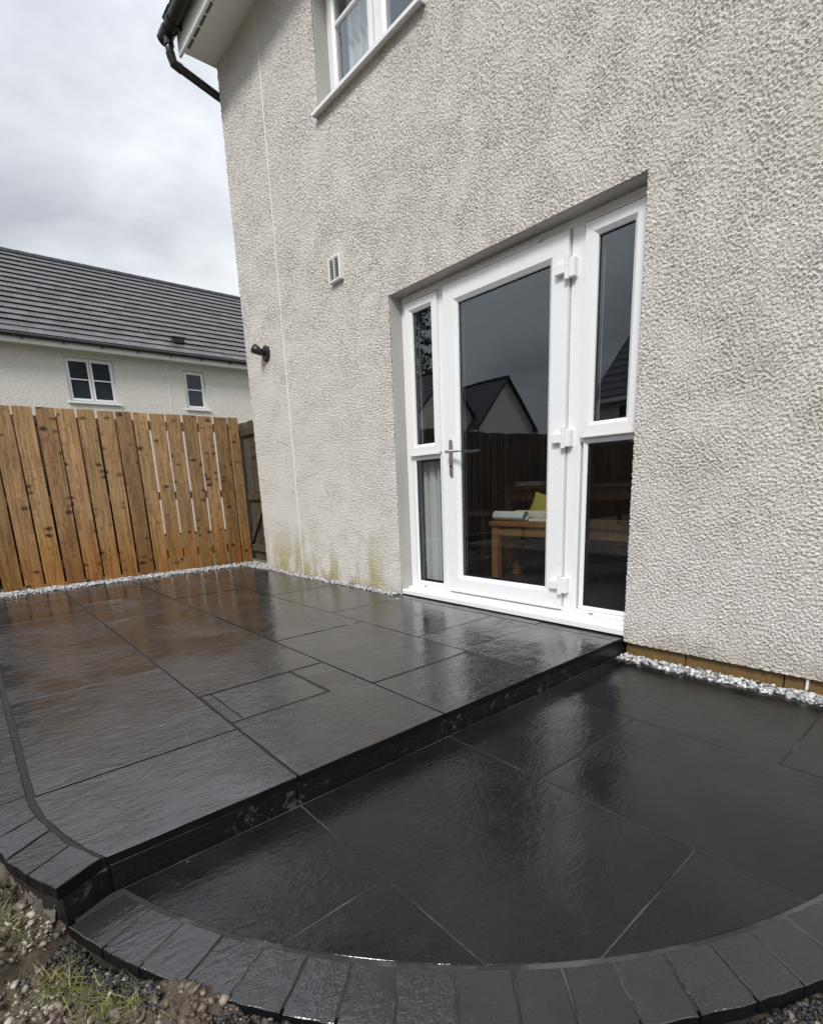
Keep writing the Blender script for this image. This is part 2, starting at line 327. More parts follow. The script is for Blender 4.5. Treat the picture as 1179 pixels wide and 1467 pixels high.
# ------------------------------------------------------------------ mesh helpers
class MB:
    def __init__(s): s.v = []; s.f = []
    def add(s, vs, fs):
        o = len(s.v); s.v += [tuple(x) for x in vs]; s.f += [tuple(i + o for i in f) for f in fs]; return s
    def box(s, x0, x1, y0, y1, z0, z1):
        vs = [(x, y, z) for x in (x0, x1) for y in (y0, y1) for z in (z0, z1)]
        return s.add(vs, [(0, 1, 3, 2), (4, 6, 7, 5), (0, 4, 5, 1), (2, 3, 7, 6), (0, 2, 6, 4), (1, 5, 7, 3)])
    def cbox(s, x0, x1, y0, y1, z0, z1, c=0.003):
        """box with chamfered edges"""
        X, Y, Z = (x0, x1), (y0, y1), (z0, z1); vs = []; idx = {}
        for i in (0, 1):
            for j in (0, 1):
                for k in (0, 1):
                    si, sj, sk = (1 - 2 * i), (1 - 2 * j), (1 - 2 * k)
                    for a in range(3):
                        p = [X[i] + si * c, Y[j] + sj * c, Z[k] + sk * c]; p[a] = (X[i], Y[j], Z[k])[a]
                        idx[(i, j, k, a)] = len(vs); vs.append(tuple(p))
        g = lambda i, j, k, a: idx[(i, j, k, a)]
        fs = []
        for i in (0, 1): fs.append([g(i, 0, 0, 0), g(i, 1, 0, 0), g(i, 1, 1, 0), g(i, 0, 1, 0)])
        for j in (0, 1): fs.append([g(0, j, 0, 1), g(1, j, 0, 1), g(1, j, 1, 1), g(0, j, 1, 1)])
        for k in (0, 1): fs.append([g(0, 0, k, 2), g(1, 0, k, 2), g(1, 1, k, 2), g(0, 1, k, 2)])
        for i in (0, 1):
            for j in (0, 1): fs.append([g(i, j, 0, 0), g(i, j, 1, 0), g(i, j, 1, 1), g(i, j, 0, 1)])
            for k in (0, 1): fs.append([g(i, 0, k, 0), g(i, 1, k, 0), g(i, 1, k, 2), g(i, 0, k, 2)])
        for j in (0, 1):
            for k in (0, 1): fs.append([g(0, j, k, 1), g(1, j, k, 1), g(1, j, k, 2), g(0, j, k, 2)])
        for i in (0, 1):
            for j in (0, 1):
                for k in (0, 1): fs.append([g(i, j, k, 0), g(i, j, k, 1), g(i, j, k, 2)])
        cx, cy, cz = (x0 + x1) / 2, (y0 + y1) / 2, (z0 + z1) / 2
        out = []
        for f in fs:
            a, b, d = (Vector(vs[q]) for q in f[:3]); n = (b - a).cross(d - a); ce = sum((Vector(vs[q]) for q in f), Vector()) / len(f)
            out.append(f if n.dot(ce - Vector((cx, cy, cz))) > 0 else f[::-1])
        return s.add(vs, out)
    def tube(s, pts, r, n=12, cap=True):
        pts = [Vector(p) for p in pts]; rs = r if isinstance(r, (list, tuple)) else [r] * len(pts); o = len(s.v)
        ref = None
        for i, p in enumerate(pts):
            d = (pts[min(i + 1, len(pts) - 1)] - pts[max(i - 1, 0)]).normalized()
            if ref is None: ref = d.cross(Vector((0, 0, 1)) if abs(d.z) < 0.9 else Vector((1, 0, 0))).normalized()
            ref = (ref - d * ref.dot(d)).normalized(); b = d.cross(ref)
            for k in range(n):
                a = 2 * math.pi * k / n; s.v.append(tuple(p + (ref * math.cos(a) + b * math.sin(a)) * rs[i]))
        for i in range(len(pts) - 1):
            for k in range(n):
                k2 = (k + 1) % n; s.f.append((o + i * n + k, o + i * n + k2, o + (i + 1) * n + k2, o + (i + 1) * n + k))
        if cap: s.f.append(tuple(o + k for k in range(n))[::-1]); s.f.append(tuple(o + (len(pts) - 1) * n + k for k in range(n)))
        return s
    def quad(s, a, b, c, d): return s.add([a, b, c, d], [(0, 1, 2, 3)])
    def build(s, name, mat, parent=None, smooth=False, loc=None):
        me = bpy.data.meshes.new(name); me.from_pydata(s.v, [], s.f); me.update()
        return link(name, me, mat, parent, smooth, loc)
def link(name, me, mat, parent=None, smooth=False, loc=None):
    if mat is not None and not me.materials: me.materials.append(mat)
    if smooth:
        me.polygons.foreach_set('use_smooth', [True] * len(me.polygons))
    o = bpy.data.objects.new(name, me); COL.objects.link(o)
    if parent: o.parent = parent
    if loc: o.location = loc
    return o
def tag(o, label=None, cat=None, group=None, kind=None):
    for k, v in (('label', label), ('category', cat), ('group', group), ('kind', kind)):
        if v: o[k] = v
    return o
def empty(name, loc=(0, 0, 0), rz=0):
    o = bpy.data.objects.new(name, None); COL.objects.link(o); o.location = loc; o.rotation_euler = (0, 0, rz); o.empty_display_size = 0.2; return o
def offset_poly(P, d):
    n = len(P); out = []
    for i in range(n):
        a, b, c = Vector(P[i - 1]), Vector(P[i]), Vector(P[(i + 1) % n])
        e1 = (b - a).normalized(); e2 = (c - b).normalized(); n1 = Vector((-e1.y, e1.x)); n2 = Vector((-e2.y, e2.x))
        k = 1 + n1.dot(n2); out.append(tuple(b + (n1 + n2) * (d / max(k, 0.35))))
    return out
def area(P): return 0.5 * sum(P[i - 1][0] * P[i][1] - P[i][0] * P[i - 1][1] for i in range(len(P)))
def densify(P, step, jit):
    out = []
    for i in range(len(P)):
        a, b = Vector(P[i]), Vector(P[(i + 1) % len(P)]); L = (b - a).length; n = max(1, int(L / step))
        d = (b - a).normalized(); nn = Vector((-d.y, d.x))
        for k in range(n):
            p = a + (b - a) * (k / n)
            if k: p = p + nn * random.uniform(-jit, jit)
            out.append(tuple(p))
    return out
def slab_mesh(mb, P, ztop, thick, ch=0.003, tilt=0.0, step=0.06, jit=0.0012):
    if area(P) < 0: P = P[::-1]
    P = densify(P, step, jit); I = offset_poly(P, ch)
    cx = sum(p[0] for p in P) / len(P); cy = sum(p[1] for p in P) / len(P)
    tx, ty = random.uniform(-tilt, tilt), random.uniform(-tilt, tilt)
    zt = lambda p: ztop + (p[0] - cx) * tx + (p[1] - cy) * ty
    n = len(P)
    vs = [(*p, ztop - thick) for p in P] + [(*p, zt(p) - ch * random.uniform(.6, 1.5)) for p in P] + [(*p, zt(p)) for p in I]
    fs = [tuple(range(n))[::-1]]
    for i in range(n):
        j = (i + 1) % n
        fs.append((i, j, n + j, n + i)); fs.append((n + i, n + j, 2 * n + j, 2 * n + i))
    fs.append(tuple(range(2 * n, 3 * n)))
    return mb.add(vs, fs)
def build_slab(mb, name, mat, parent, side=None, riven=0.5):
    o = mb.build(name, M[mat], parent); o.data.materials.append(M[side or 'edge_shade'])
    o['riven'] = riven
    for p in o.data.polygons:
        if abs(p.normal.z) < 0.4: p.material_index = 1
    return o
def clip(P, C):
    """clip polygon P by convex CCW polygon C"""
    for i in range(len(C)):
        a, b = C[i - 1], C[i]; out = []
        ins = lambda p: (b[0] - a[0]) * (p[1] - a[1]) - (b[1] - a[1]) * (p[0] - a[0]) >= -1e-9
        for k in range(len(P)):
            p, q = P[k - 1], P[k]; ip, iq = ins(p), ins(q)
            if ip != iq:
                d1 = (b[0] - a[0]) * (p[1] - a[1]) - (b[1] - a[1]) * (p[0] - a[0]); d2 = (b[0] - a[0]) * (q[1] - a[1]) - (b[1] - a[1]) * (q[0] - a[0])
                t = d1 / (d1 - d2); out.append((p[0] + (q[0] - p[0]) * t, p[1] + (q[1] - p[1]) * t))
            if iq: out.append(q)
        P = out
        if not P: return []
    return P

# ================================================================== GROUND
mb = MB(); mb.quad((-600, -600, -0.36), (600, -600, -0.36), (600, 600, -0.36), (-600, 600, -0.36))
tag(mb.build('ground', M['ground']), kind='structure')

# ================================================================== PATIO (upper level)
STEP = 0.095; XR = 4.112; YS = -2.488
patio = MB()
upper_outline = [(-0.40, -2.600), (3.66, -2.600), (3.75, -2.597), (3.845, -2.578), (3.957, -2.559), (4.05, -2.527), (4.141, -2.486), (4.100, -2.398), (4.10, 0.06), (-0.40, 0.06)]
P = upper_outline; n = len(P)
patio.add([(*p, -0.34) for p in P] + [(*p, -0.0045) for p in P], [tuple(range(n))[::-1], tuple(range(n, 2 * n))] + [(i, (i + 1) % n, n + (i + 1) % n, n + i) for i in range(n)])
patio_o = tag(patio.build('patio', M['mortar']), kind='structure')
J = 0.0045  # half joint
def riven_of(P):
    x = sum(p[0] for p in P) / len(P); y = sum(p[1] for p in P) / len(P)
    if y < -1.2 and x > 0.9: return random.uniform(.75, 1.1)
    if y > -.75 and x > 3.2: return 0.7
    return random.uniform(.18, .42)
def up_slab(P, mat='slate', name='paving_slab'):
    z = random.uniform(-0.0012, 0.0012)
    return build_slab(slab_mesh(MB(), P, z, 0.024, 0.0014, 0.0016), name, mat, patio_o, riven=riven_of(P))
def rect(x0, x1, y0, y1, j=J): return [(x0 + j, y0 + j), (x1 - j, y0 + j), (x1 - j, y1 - j), (x0 + j, y1 - j)]
def row(y0, y1, xs):
    for a, b in zip(xs[:-1], xs[1:]): up_slab(rect(a, b, y0, y1))
XE = XR + J
row(-0.712, -0.085, [-0.395, 0.62, 1.52, 2.42, 3.296, XE])
row(-1.302, -0.712, [-0.395, 0.075, 0.975, 1.875, 2.77, 3.68, XE])
row(-1.896, -1.302, [-0.395, 0.58, 1.48, 2.38, 3.275])
# slab notched round the recessed inspection cover
up_slab([(3.62 + J, -1.896 + J), (XE - J, -1.896 + J), (XE - J, -1.302 - J), (3.275 + J, -1.302 - J), (3.275 + J, -1.478 + J), (3.62 + J, -1.478 + J)])
row(YS, -1.896, [-0.395, 0.08, 0.98, 1.88, 2.78, 3.68])
CI, RI = (3.540, -0.717), 1.752      # inner arc of the curved edging
arc = [(CI[0] + RI * math.cos(a), CI[1] + RI * math.sin(a)) for a in np.linspace(math.radians(-80), math.radians(-70.6), 7)]
curve = [(3.685, -2.488), (3.82, -2.475), (3.945, -2.447), (4.04, -2.418), (4.1075, -2.388)]
up_slab([(3.68 + J, -1.896 - J)] + curve + [(XE - J, -1.896 - J)])
# narrow cut pieces along the door threshold
for a, b in ((2.33, 2.95), (2.95, 3.62), (3.62, XE)): up_slab(rect(a, b, -0.085, -0.002, 0.003))
# inspection cover: tray frame + slate infill
cov = MB(); x0, x1, y0, y1 = 3.281, 3.618, -1.892, -1.482
t_ = 0.004
cov.box(x0, x1, y0, y1, -0.05, -0.006).box(x0, x1, y0, y0 + t_, -0.02, 0.0005).box(x0, x1, y1 - t_, y1, -0.02, 0.0005).box(x0, x0 + t_, y0 + t_, y1 - t_, -0.02, 0.0005).box(x1 - t_, x1, y0 + t_, y1 - t_, -0.02, 0.0005)
cov_o = cov.build('inspection_cover', M['sett'], patio_o)
slab_mesh(MB(), rect(x0 + .0065, x1 - .0065, y0 + .047, y1 - .0065, 0.0), 0.0005, 0.02, 0.002, 0.002).build('paving_slab', M['slate'], cov_o)['riven'] = 1.0
slab_mesh(MB(), rect(x0 + .0065, x1 - .0065, y0 + .0065, y0 + .044, 0.0), 0.0, 0.02, 0.002, 0.002).build('paving_slab', M['slate'], cov_o)['riven'] = 1.0
# edging setts of the upper level
def sett(P, z, mat='sett', parent=None):
    return build_slab(slab_mesh(MB(), P, z + random.uniform(-.0012, .0012), 0.030, 0.0016, 0.005, 0.022, 0.0020), 'edging_sett', mat, parent, riven=random.uniform(.7, 1.2))
up_j = [((4.108, -2.398), (4.150, -2.490)), ((4.000, -2.446), (4.053, -2.533)), ((3.895, -2.473), (3.958, -2.566)), ((3.801, -2.491), (3.845, -2.585)), ((3.735, -2.501), (3.752, -2.604)), ((3.655, -2.503), (3.667, -2.608))]
x = 3.655 - 0.102
while x > -0.4: up_j.append(((x, -2.503), (x + 0.006, -2.608))); x -= random.uniform(0.098, 0.107)
for (a, b), (c, d) in zip(up_j[:-1], up_j[1:]):
    g = 0.003
    a, b, c, d = [Vector(q) for q in (a, b, c, d)]; u = (c - a).normalized() * g
    sett([tuple(d - u), tuple(b + u), tuple(a + u), tuple(c - u)], 0.0, parent=patio_o)
# step riser under the front edge: three long polished pieces
for (a, b) in ((-2.385, -1.903), (-1.899, -1.303), (-1.299, -0.05)):
    MB().cbox(4.088, 4.1095, a, b, -STEP - .012, -0.0255, 0.0015).build('step_riser', M['riser'], patio_o)
mb = MB(); mb.add([(4.088, -2.389, -.107), (4.106, -2.389, -.107), (4.1475, -2.484, -.107), (4.125, -2.494, -.107), (4.088, -2.389, -.0315), (4.106, -2.389, -.0315), (4.1475, -2.484, -.0315), (4.125, -2.494, -.0315)],
    [(3, 2, 1, 0), (4, 5, 6, 7), (0, 1, 5, 4), (1, 2, 6, 5), (2, 3, 7, 6), (3, 0, 4, 7)]); mb.build('step_riser', M['riser'], patio_o)

# ================================================================== PATIO STEP (lower curved level)
CO, RO = (3.568, -0.732), 1.848
def arcpts(c, r, a0, a1, n): return [(c[0] + r * math.cos(math.radians(a)), c[1] + r * math.sin(math.radians(a))) for a in np.linspace(a0, a1, n)]
ZL = -STEP
base = [(4.108, 0.03), (4.108, -2.46)] + arcpts(CO, RO - 0.012, -71.4, 22, 60) + [(5.29, 0.03)]
base = base[::-1] if area(base) < 0 else base
n = len(base); mb = MB()
mb.add([(*p, -0.34) for p in base] + [(*p, ZL - 0.0022) for p in base], [tuple(range(n))[::-1], tuple(range(n, 2 * n))] + [(i, (i + 1) % n, n + (i + 1) % n, n + i) for i in range(n)])
low_o = tag(mb.build('curved_step', M['mortar_low']), kind='structure')
inner = [(CI[0] + (RI - 0.006) * math.cos(math.radians(a)), CI[1] + (RI - 0.006) * math.sin(math.radians(a))) for a in np.linspace(0, 360, 241)[:-1]]
JL = 0.0022
def low_slab(x0, x1, y0, y1):
    P = clip(rect(x0, x1, y0, y1, JL), inner)
    if len(P) > 2: build_slab(slab_mesh(MB(), P, ZL + random.uniform(-.0008, .0008), 0.024, 0.0009, 0.0012, 0.08, 0.0008), 'paving_slab', 'slate_low', low_o, riven=(0.9 if y0 < -1.9 and x0 < 4.3 else random.uniform(.3, .55)))
XL = 4.113
for y0, y1, xs in ((-0.690, -0.088, (XL, 4.99, 5.6)), (-1.285, -0.690, (XL, 4.517, 5.6)), (-1.897, -1.285, (XL, 4.968, 5.6)), (-2.6, -1.897, (XL, 4.513, 5.6))):
    for a, b in zip(xs[:-1], xs[1:]): low_slab(a, b, y0, y1)
# radial edging setts
lj = [((4.137, -2.388), (4.150, -2.478)), ((4.226, -2.339), (4.264, -2.430)), ((4.322, -2.298), (4.364, -2.384)), ((4.413, -2.248), (4.458, -2.331)), ((4.5, -2.196), (4.546, -2.278)), ((4.579, -2.142), (4.636, -2.22)), ((4.653, -2.089), (4.716, -2.158)), ((4.722, -2.027), (4.795, -2.093)), ((4.801, -1.948), (4.868, -2.017)), ((4.871, -1.87), (4.941, -1.939)), ((4.93, -1.798), (5.008, -1.866)), ((4.99, -1.716), (5.071, -1.785)), ((5.042, -1.627), (5.134, -1.70)), ((5.092, -1.54), (5.188, -1.601)), ((5.138, -1.454), (5.232, -1.508))]
a = -25.0
def rad(a, c, r): return (c[0] + r * math.cos(math.radians(a)), c[1] + r * math.sin(math.radians(a)))
aa = math.degrees(math.atan2(-1.454 - CI[1], 5.138 - CI[0])) + 3.2
while aa < 22:
    lj.append((rad(aa, CI, RI + 0.004), rad(aa - .1, CO, RO))); aa += 3.25
def norm_arc(p, c, r):
    v = Vector(p) - Vector(c); return tuple(Vector(c) + v.normalized() * r)
for (a, b), (c, d) in zip(lj[:-1], lj[1:]):
    a, c = norm_arc(a, CI, RI + 0.006), norm_arc(c, CI, RI + 0.006); b, d = norm_arc(b, CO, RO), norm_arc(d, CO, RO)
    a, b, c, d = [Vector(q) for q in (a, b, c, d)]; g = 0.0022; u = (c - a).normalized() * g
    a, b, c, d = a + u, b + u, c - u, d - u
    mo = norm_arc((b + d) / 2, CO, RO); mi = norm_arc((a + c) / 2, CI, RI + 0.006)
    sett([tuple(a), tuple(b), mo, tuple(d), tuple(c), mi], ZL, parent=low_o)

# ================================================================== HOUSE
house = tag(empty('house', (0, 0, 0)), 'two storey cream roughcast house with white patio door beside the slate patio', 'house')
# --- roughcast front wall: displaced heightfield with holes
def lines(br, step):
    out = [br[0]]
    for a, b in zip(br[:-1], br[1:]):
        n = max(1, round((b - a) / step)); out += list(np.linspace(a, b, n + 1)[1:])
    return np.array(out)
DX0, DX1, DZ0, DZ1 = 2.321, 4.115, -0.022, 2.095
WX0, WX1, WZ0, WZ1 = 1.612, 2.745, 3.488, 4.50
xs = np.r_[lines([0.0, WX0], .0085)[:-1], lines([WX0, DX0], .0070)[:-1], lines([DX0, WX1, DX1, 5.25], .0044)]
zs = np.r_[lines([-0.022, DZ1, 2.9], .0046)[:-1], lines([2.9, WZ0, WZ1, 4.66], .0060)]
nx, nz = len(xs), len(zs)
def bandnoise(nz, nx, wl_cells, seed, stretch=1.0):
    r = np.random.default_rng(seed).standard_normal((nz, nx)); F = np.fft.rfft2(r)
    fy = np.fft.fftfreq(nz)[:, None] * stretch; fx = np.fft.rfftfreq(nx)[None, :]
    # slight diagonal trowel drag
    f = np.sqrt((fx + 0.12 * fy) ** 2 + fy ** 2); f0 = 1 / wl_cells
    F *= np.exp(-((f - f0) / (0.42 * f0)) ** 2); o = np.fft.irfft2(F, s=(nz, nx)); return o / o.std()
h = 0.85 * bandnoise(nz, nx, 3.1, 1, 1.1) + 0.35 * bandnoise(nz, nx, 5.0, 2, 1.1) + 0.2 * bandnoise(nz, nx, 34, 3)
dens = 0.85 + 0.22 * bandnoise(nz, nx, 70, 4)
h = h * np.clip(dens, .45, 1.4) + 0.9 * np.maximum(bandnoise(nz, nx, 4.6, 5) - 1.5, 0)
h = np.tanh(h * 0.9 + 0.25 * np.maximum(h, 0) ** 2)
depth = 0.0049
Xg, Zg = np.meshgrid(xs, zs); Yg = -(h * depth) - 0.007
Xg = Xg.copy(); Zg = Zg.copy()
# ragged arris at the corner
Xg[:, 0] += RNG.normal(0, 0.003, nz)
verts = np.stack([Xg, Yg, Zg], -1).reshape(-1, 3)
cx = (xs[:-1] + xs[1:]) / 2; cz = (zs[:-1] + zs[1:]) / 2
CX, CZ = np.meshgrid(cx, cz)
hole = ((CX > DX0) & (CX < DX1) & (CZ < DZ1)) | ((CX > WX0) & (CX < WX1) & (CZ > WZ0) & (CZ < WZ1))
ii, jj = np.nonzero(~hole)
q = np.stack([ii * nx + jj, ii * nx + jj + 1, (ii + 1) * nx + jj + 1, (ii + 1) * nx + jj], -1)
vl = [verts]; ql = [q]; off = len(verts)
def skirt(idx, yback):
    global off
    b = verts[idx].copy(); b[:, 1] = yback; vl.append(b); k = np.arange(len(idx) - 1)
    ql.append(np.stack([idx[k], idx[k + 1], off + k + 1, off + k], -1)); off += len(idx)
ix = lambda v: int(np.argmin(abs(xs - v))); iz = lambda v: int(np.argmin(abs(zs - v)))
col_i = lambda j, a, b: np.arange(a, b + 1) * nx + j
row_i = lambda i, a, b: i * nx + np.arange(a, b + 1)
skirt(col_i(0, 0, nz - 1), 0.12)
skirt(col_i(ix(DX0), 0, iz(DZ1)), 0.006); skirt(col_i(ix(DX1), 0, iz(DZ1)), 0.006); skirt(row_i(iz(DZ1), ix(DX0), ix(DX1)), 0.006)
skirt(col_i(ix(WX0), iz(WZ0), iz(WZ1)), 0.006); skirt(col_i(ix(WX1), iz(WZ0), iz(WZ1)), 0.006); skirt(row_i(iz(WZ1), ix(WX0), ix(WX1)), 0.006); skirt(row_i(iz(WZ0), ix(WX0), ix(WX1)), 0.006)
skirt(row_i(0, 0, ix(DX0)), 0.02); skirt(row_i(0, ix(DX1), nx - 1), 0.02)
V = np.concatenate(vl); Q = np.concatenate(ql)
me = bpy.data.meshes.new('wall'); me.vertices.add(len(V)); me.vertices.foreach_set('co', V.astype(np.float32).ravel())
me.loops.add(len(Q) * 4); me.loops.foreach_set('vertex_index', Q.astype(np.int32).ravel())
me.polygons.add(len(Q)); me.polygons.foreach_set('loop_start', np.arange(0, len(Q) * 4, 4, dtype=np.int32))
me.polygons.foreach_set('use_smooth', np.ones(len(Q), dtype=bool)); me.update(calc_edges=True); me.validate()
link('wall', me, M['render'], house)
# gable side wall, back and far walls of the house shell (outside faces), 0.3 m thick
mb = MB(); mb.box(0.004, 0.28, 0.02, 8.0, -0.3, 4.64); mb.build('gable_wall', M['render_far'], house)
mb = MB(); mb.box(0.28, 9.0, 7.75, 8.0, -0.3, 4.64).box(8.75, 9.0, 0.3, 7.75, -0.3, 4.64); mb.build('wall', M['render_far'], house)
MB().box(5.25, 9.0, -0.008, 0.3, -0.02, 4.64).build('wall', M['render'], house)
# inner leaf behind the render, with the two openings
def leaf(mb, y0, y1):
    mb.box(0.28, DX0 - .004, y0, y1, 0.0, 2.6).box(DX1 + .004, 5.9, y0, y1, 0.0, 2.6).box(DX0 - .004, DX1 + .004, y0, y1, DZ1 + .004, 2.6)
    mb.box(0.28, WX0 - .004, y0, y1, 2.6, 4.64).box(WX1 + .004, 5.9, y0, y1, 2.6, 4.64).box(WX0 - .004, WX1 + .004, y0, y1, WZ1 + .004, 4.64).box(WX0 - .004, WX1 + .004, y0, y1, 2.6, WZ0 - .004)
mb = MB(); leaf(mb, 0.022, 0.30); M['plaster'] = simple('interior_plaster', (0.42, 0.41, 0.39), 0.8); mb.build('inner_leaf', M['plaster'], house)
# reveals (smooth painted returns)
mb = MB(); R0 = 0.006
mb.box(DX0 - .003, DX0 + .002, R0, 0.145, 0.0, DZ1).box(DX1 - .002, DX1 + .003, R0, 0.145, 0.0, DZ1).box(DX0 + .002, DX1 - .002, R0, 0.145, DZ1 - .002, DZ1 + .003)
mb.build('reveal', M['reveal'], house)
mb = MB(); mb.box(WX0 - .003, WX0 + .002, R0, 0.16, WZ0, WZ1).box(WX1 - .002, WX1 + .003, R0, 0.16, WZ0, WZ1).box(WX0 + .002, WX1 - .002, R0, 0.16, WZ1 - .002, WZ1 + .003)
mb.build('reveal', M['reveal'], house)
# plinth course under the render
xx = 4.118
for w in (0.30, 0.40, 0.31, 0.44, 0.44):
    MB().cbox(xx, xx + w - .005, 0.022, 0.10, -0.24, -0.024, 0.003).build('plinth_block', M['plinth'], house); xx += w
mb = MB(); mb.box(4.118, 5.9, 0.034, 0.10, -0.24, -0.024); mb.build('plinth_mortar', M['mortar'], house)
mb = MB(); mb.cbox(4.895, 4.904, 0.004, 0.03, -0.075, -0.026, .001); mb.build('weep_vent', M['upvc_dull'], house)
# movement joint bead
mb = MB(); mb.cbox(0.797, 0.8035, -0.0140, 0.004, 0.0, 4.6, 0.0012); mb.build('movement_joint', M['upvc'], house)
# eaves
EZ = 4.612
mb = MB(); mb.box(0.0, 9.0, -0.318, -0.002, EZ, EZ + 0.012); sof = mb.build('soffit_board', M['upvc_dull'], house)
for k in range(60):
    x = 0.05 + k * 0.145
    if x > 8.8: break
    MB().box(x, x + 0.122, -0.285, -0.262, EZ - 0.0025, EZ + .004).build('soffit_vent', M['slot'], sof)
mb = MB(); mb.cbox(-0.012, 9.0, -0.340, -0.3185, EZ - 0.062, EZ + 0.16, 0.003).cbox(-0.012, 0.0, -0.3185, 0.0, EZ - 0.01, EZ + .16, 0.002); mb.build('fascia_board', M['upvc_dull'], house)
# gutter: half-round trough
mb = MB(); gy, gz, gr = -0.402, EZ + 0.118, 0.058
pts = [(gy + gr * math.cos(a), gz + gr * math.sin(a)) for a in np.linspace(math.pi, 2 * math.pi, 13)] + [(gy + (gr - .004) * math.cos(a), gz + (gr - .004) * math.sin(a)) for a in np.linspace(2 * math.pi, math.pi, 13)]
n = len(pts); mb.add([(-0.13, *p) for p in pts] + [(9.0, *p) for p in pts], [tuple(range(n)), tuple(range(n, 2 * n))[::-1]] + [(i, n + i, n + (i + 1) % n, (i + 1) % n) for i in range(n)])
gut = mb.build('gutter', M['black_plastic'], house)
def half_disc(x0, x1, r):
    mb = MB(); ps = [(gy + r * math.cos(a), gz + r * math.sin(a)) for a in np.linspace(math.pi, 2 * math.pi, 13)]; n = len(ps)
    return mb.add([(x0, *p) for p in ps] + [(x1, *p) for p in ps], [tuple(range(n)), tuple(range(n, 2 * n))[::-1]] + [(i, n + i, n + (i + 1) % n, (i + 1) % n) for i in range(n)])
half_disc(-0.137, -0.125, 0.064).build('gutter_stop_end', M['black_plastic'], gut)
for x in (0.10, 0.75, 1.65, 2.6, 3.5, 4.4): half_disc(x, x + 0.03, 0.0655).cbox(x, x + .03, -0.352, -0.3395, gz - .06, gz + .02, .002).build('gutter_bracket', M['black_plastic'], gut)
half_disc(-0.105, 0.02, 0.064).build('gutter_outlet', M['black_plastic'], gut)
# swan-neck and down pipe round the corner
px = -0.045
path = [(px, gy, gz - 0.05), (px, gy, gz - 0.13), (px, gy + .004, gz - 0.185), (px, gy + .03, gz - 0.222), (px, gy + 0.07, gz - 0.235), (px, -0.02, gz - 0.318), (px, 0.03, gz - .33), (px, 0.055, gz - .36), (px, 0.06, gz - .42), (px, 0.06, -0.1)]
dp = MB().tube(path, 0.034, 14).build('drainpipe', M['black_plastic'], house, True)
MB().tube([(px, gy, gz - 0.05), (px, gy, gz - 0.105)], 0.041, 14).build('pipe_collar', M['black_plastic'], dp)
MB().tube([(px, gy + .001, gz - 0.150), (px, gy + .022, gz - 0.222), (px, gy + .085, gz - 0.239)], 0.0395, 14).build('pipe_collar', M['black_plastic'], dp)
# roof: deck, ridge and two rows of eaves tiles
pitch = math.radians(38)
def rp(y, lift=0.0): return EZ + 0.17 + (y + 0.40) * math.tan(pitch) + lift
mb = MB()
mb.add([(0.0, -0.33, rp(-.33)), (9, -0.33, rp(-.33)), (9, 4, rp(4)), (0, 4, rp(4)), (0, 8.4, rp(-.4)), (9, 8.4, rp(-.4)), (0, -0.33, rp(-.33) - .02), (9, -.33, rp(-.33) - .02), (9, 8.4, rp(-.4) - .02), (0, 8.4, rp(-.4) - .02)],
       [(0, 1, 2, 3), (3, 2, 5, 4), (6, 9, 8, 7), (0, 6, 7, 1), (4, 5, 8, 9), (0, 3, 4, 9, 6), (1, 7, 8, 5, 2)])
mb.build('roof', M['tile_dark'], house)
def tile_mesh(w, L, th):
    mb = MB(); mb.add([(0, 0, 0), (w, 0, 0), (w, L, 0), (0, L, 0), (0, 0, th), (w * .48, 0, th), (w * .52, 0, th * .8), (w, 0, th), (w, L, th * .7), (0, L, th * .7)],
        [(3, 2, 1, 0), (4, 5, 9), (5, 6, 9), (6, 8, 9), (6, 7, 8), (0, 1, 7, 6, 5, 4), (0, 4, 9, 3), (1, 2, 8, 7), (2, 3, 9, 8)])
    me = bpy.data.meshes.new('roof_tile'); me.from_pydata(mb.v, [], mb.f); me.materials.append(M['tile_dark']); return me
tm = tile_mesh(0.326, 0.42, 0.032)
for r in range(3):
    for k in range(16):
        y = -0.425 + r * 0.345 * math.cos(pitch); o = link('roof_tile', tm, None, house, loc=(-0.03 + k * .33 + (r % 2) * .165, y, rp(y) + 0.004 + 0.012)); o.rotation_euler = (pitch - math.radians(3.0), 0, 0)

# --- uPVC frame pieces
def frame_ring(mb, x0, x1, z0, z1, w, yf, yb, bev=0.018, drop=0.014, mit=0.0005):
    """mitred rectangular frame: outer size x0..x1,z0..z1, face width w, front at yf, back yb; inner edge bevels back"""
    ox = [(x0, z0), (x1, z0), (x1, z1), (x0, z1)]; ix_ = [(x0 + w, z0 + w), (x1 - w, z0 + w), (x1 - w, z1 - w), (x0 + w, z1 - w)]
    fx = [(x0 + w - bev, z0 + w - bev), (x1 - w + bev, z0 + w - bev), (x1 - w + bev, z1 - w + bev), (x0 + w - bev, z1 - w + bev)]
    c = 0.003
    oc = [(x0 + c, z0 + c), (x1 - c, z0 + c), (x1 - c, z1 - c), (x0 + c, z1 - c)]
    for i in range(4):
        j = (i + 1) % 4; d = Vector((ox[j][0] - ox[i][0], ox[j][1] - ox[i][1])).normalized() * mit
        L = lambda p: (p[0] + d.x, p[1] + d.y); Rr = lambda p: (p[0] - d.x, p[1] - d.y)
        prof = [(ox, yb), (ox, yf + c), (oc, yf), (fx, yf), (ix_, yf + drop), (ix_, yb)]
        vs = [(L(p[i])[0], y, L(p[i])[1]) for p, y in prof] + [(Rr(p[j])[0], y, Rr(p[j])[1]) for p, y in prof]
        m = len(prof); fs = [(a, m + a, m + (a + 1) % m, (a + 1) % m) for a in range(m)] + [tuple(range(m))[::-1], tuple(range(m, 2 * m))]
        mb.add(vs, fs)
    return mb
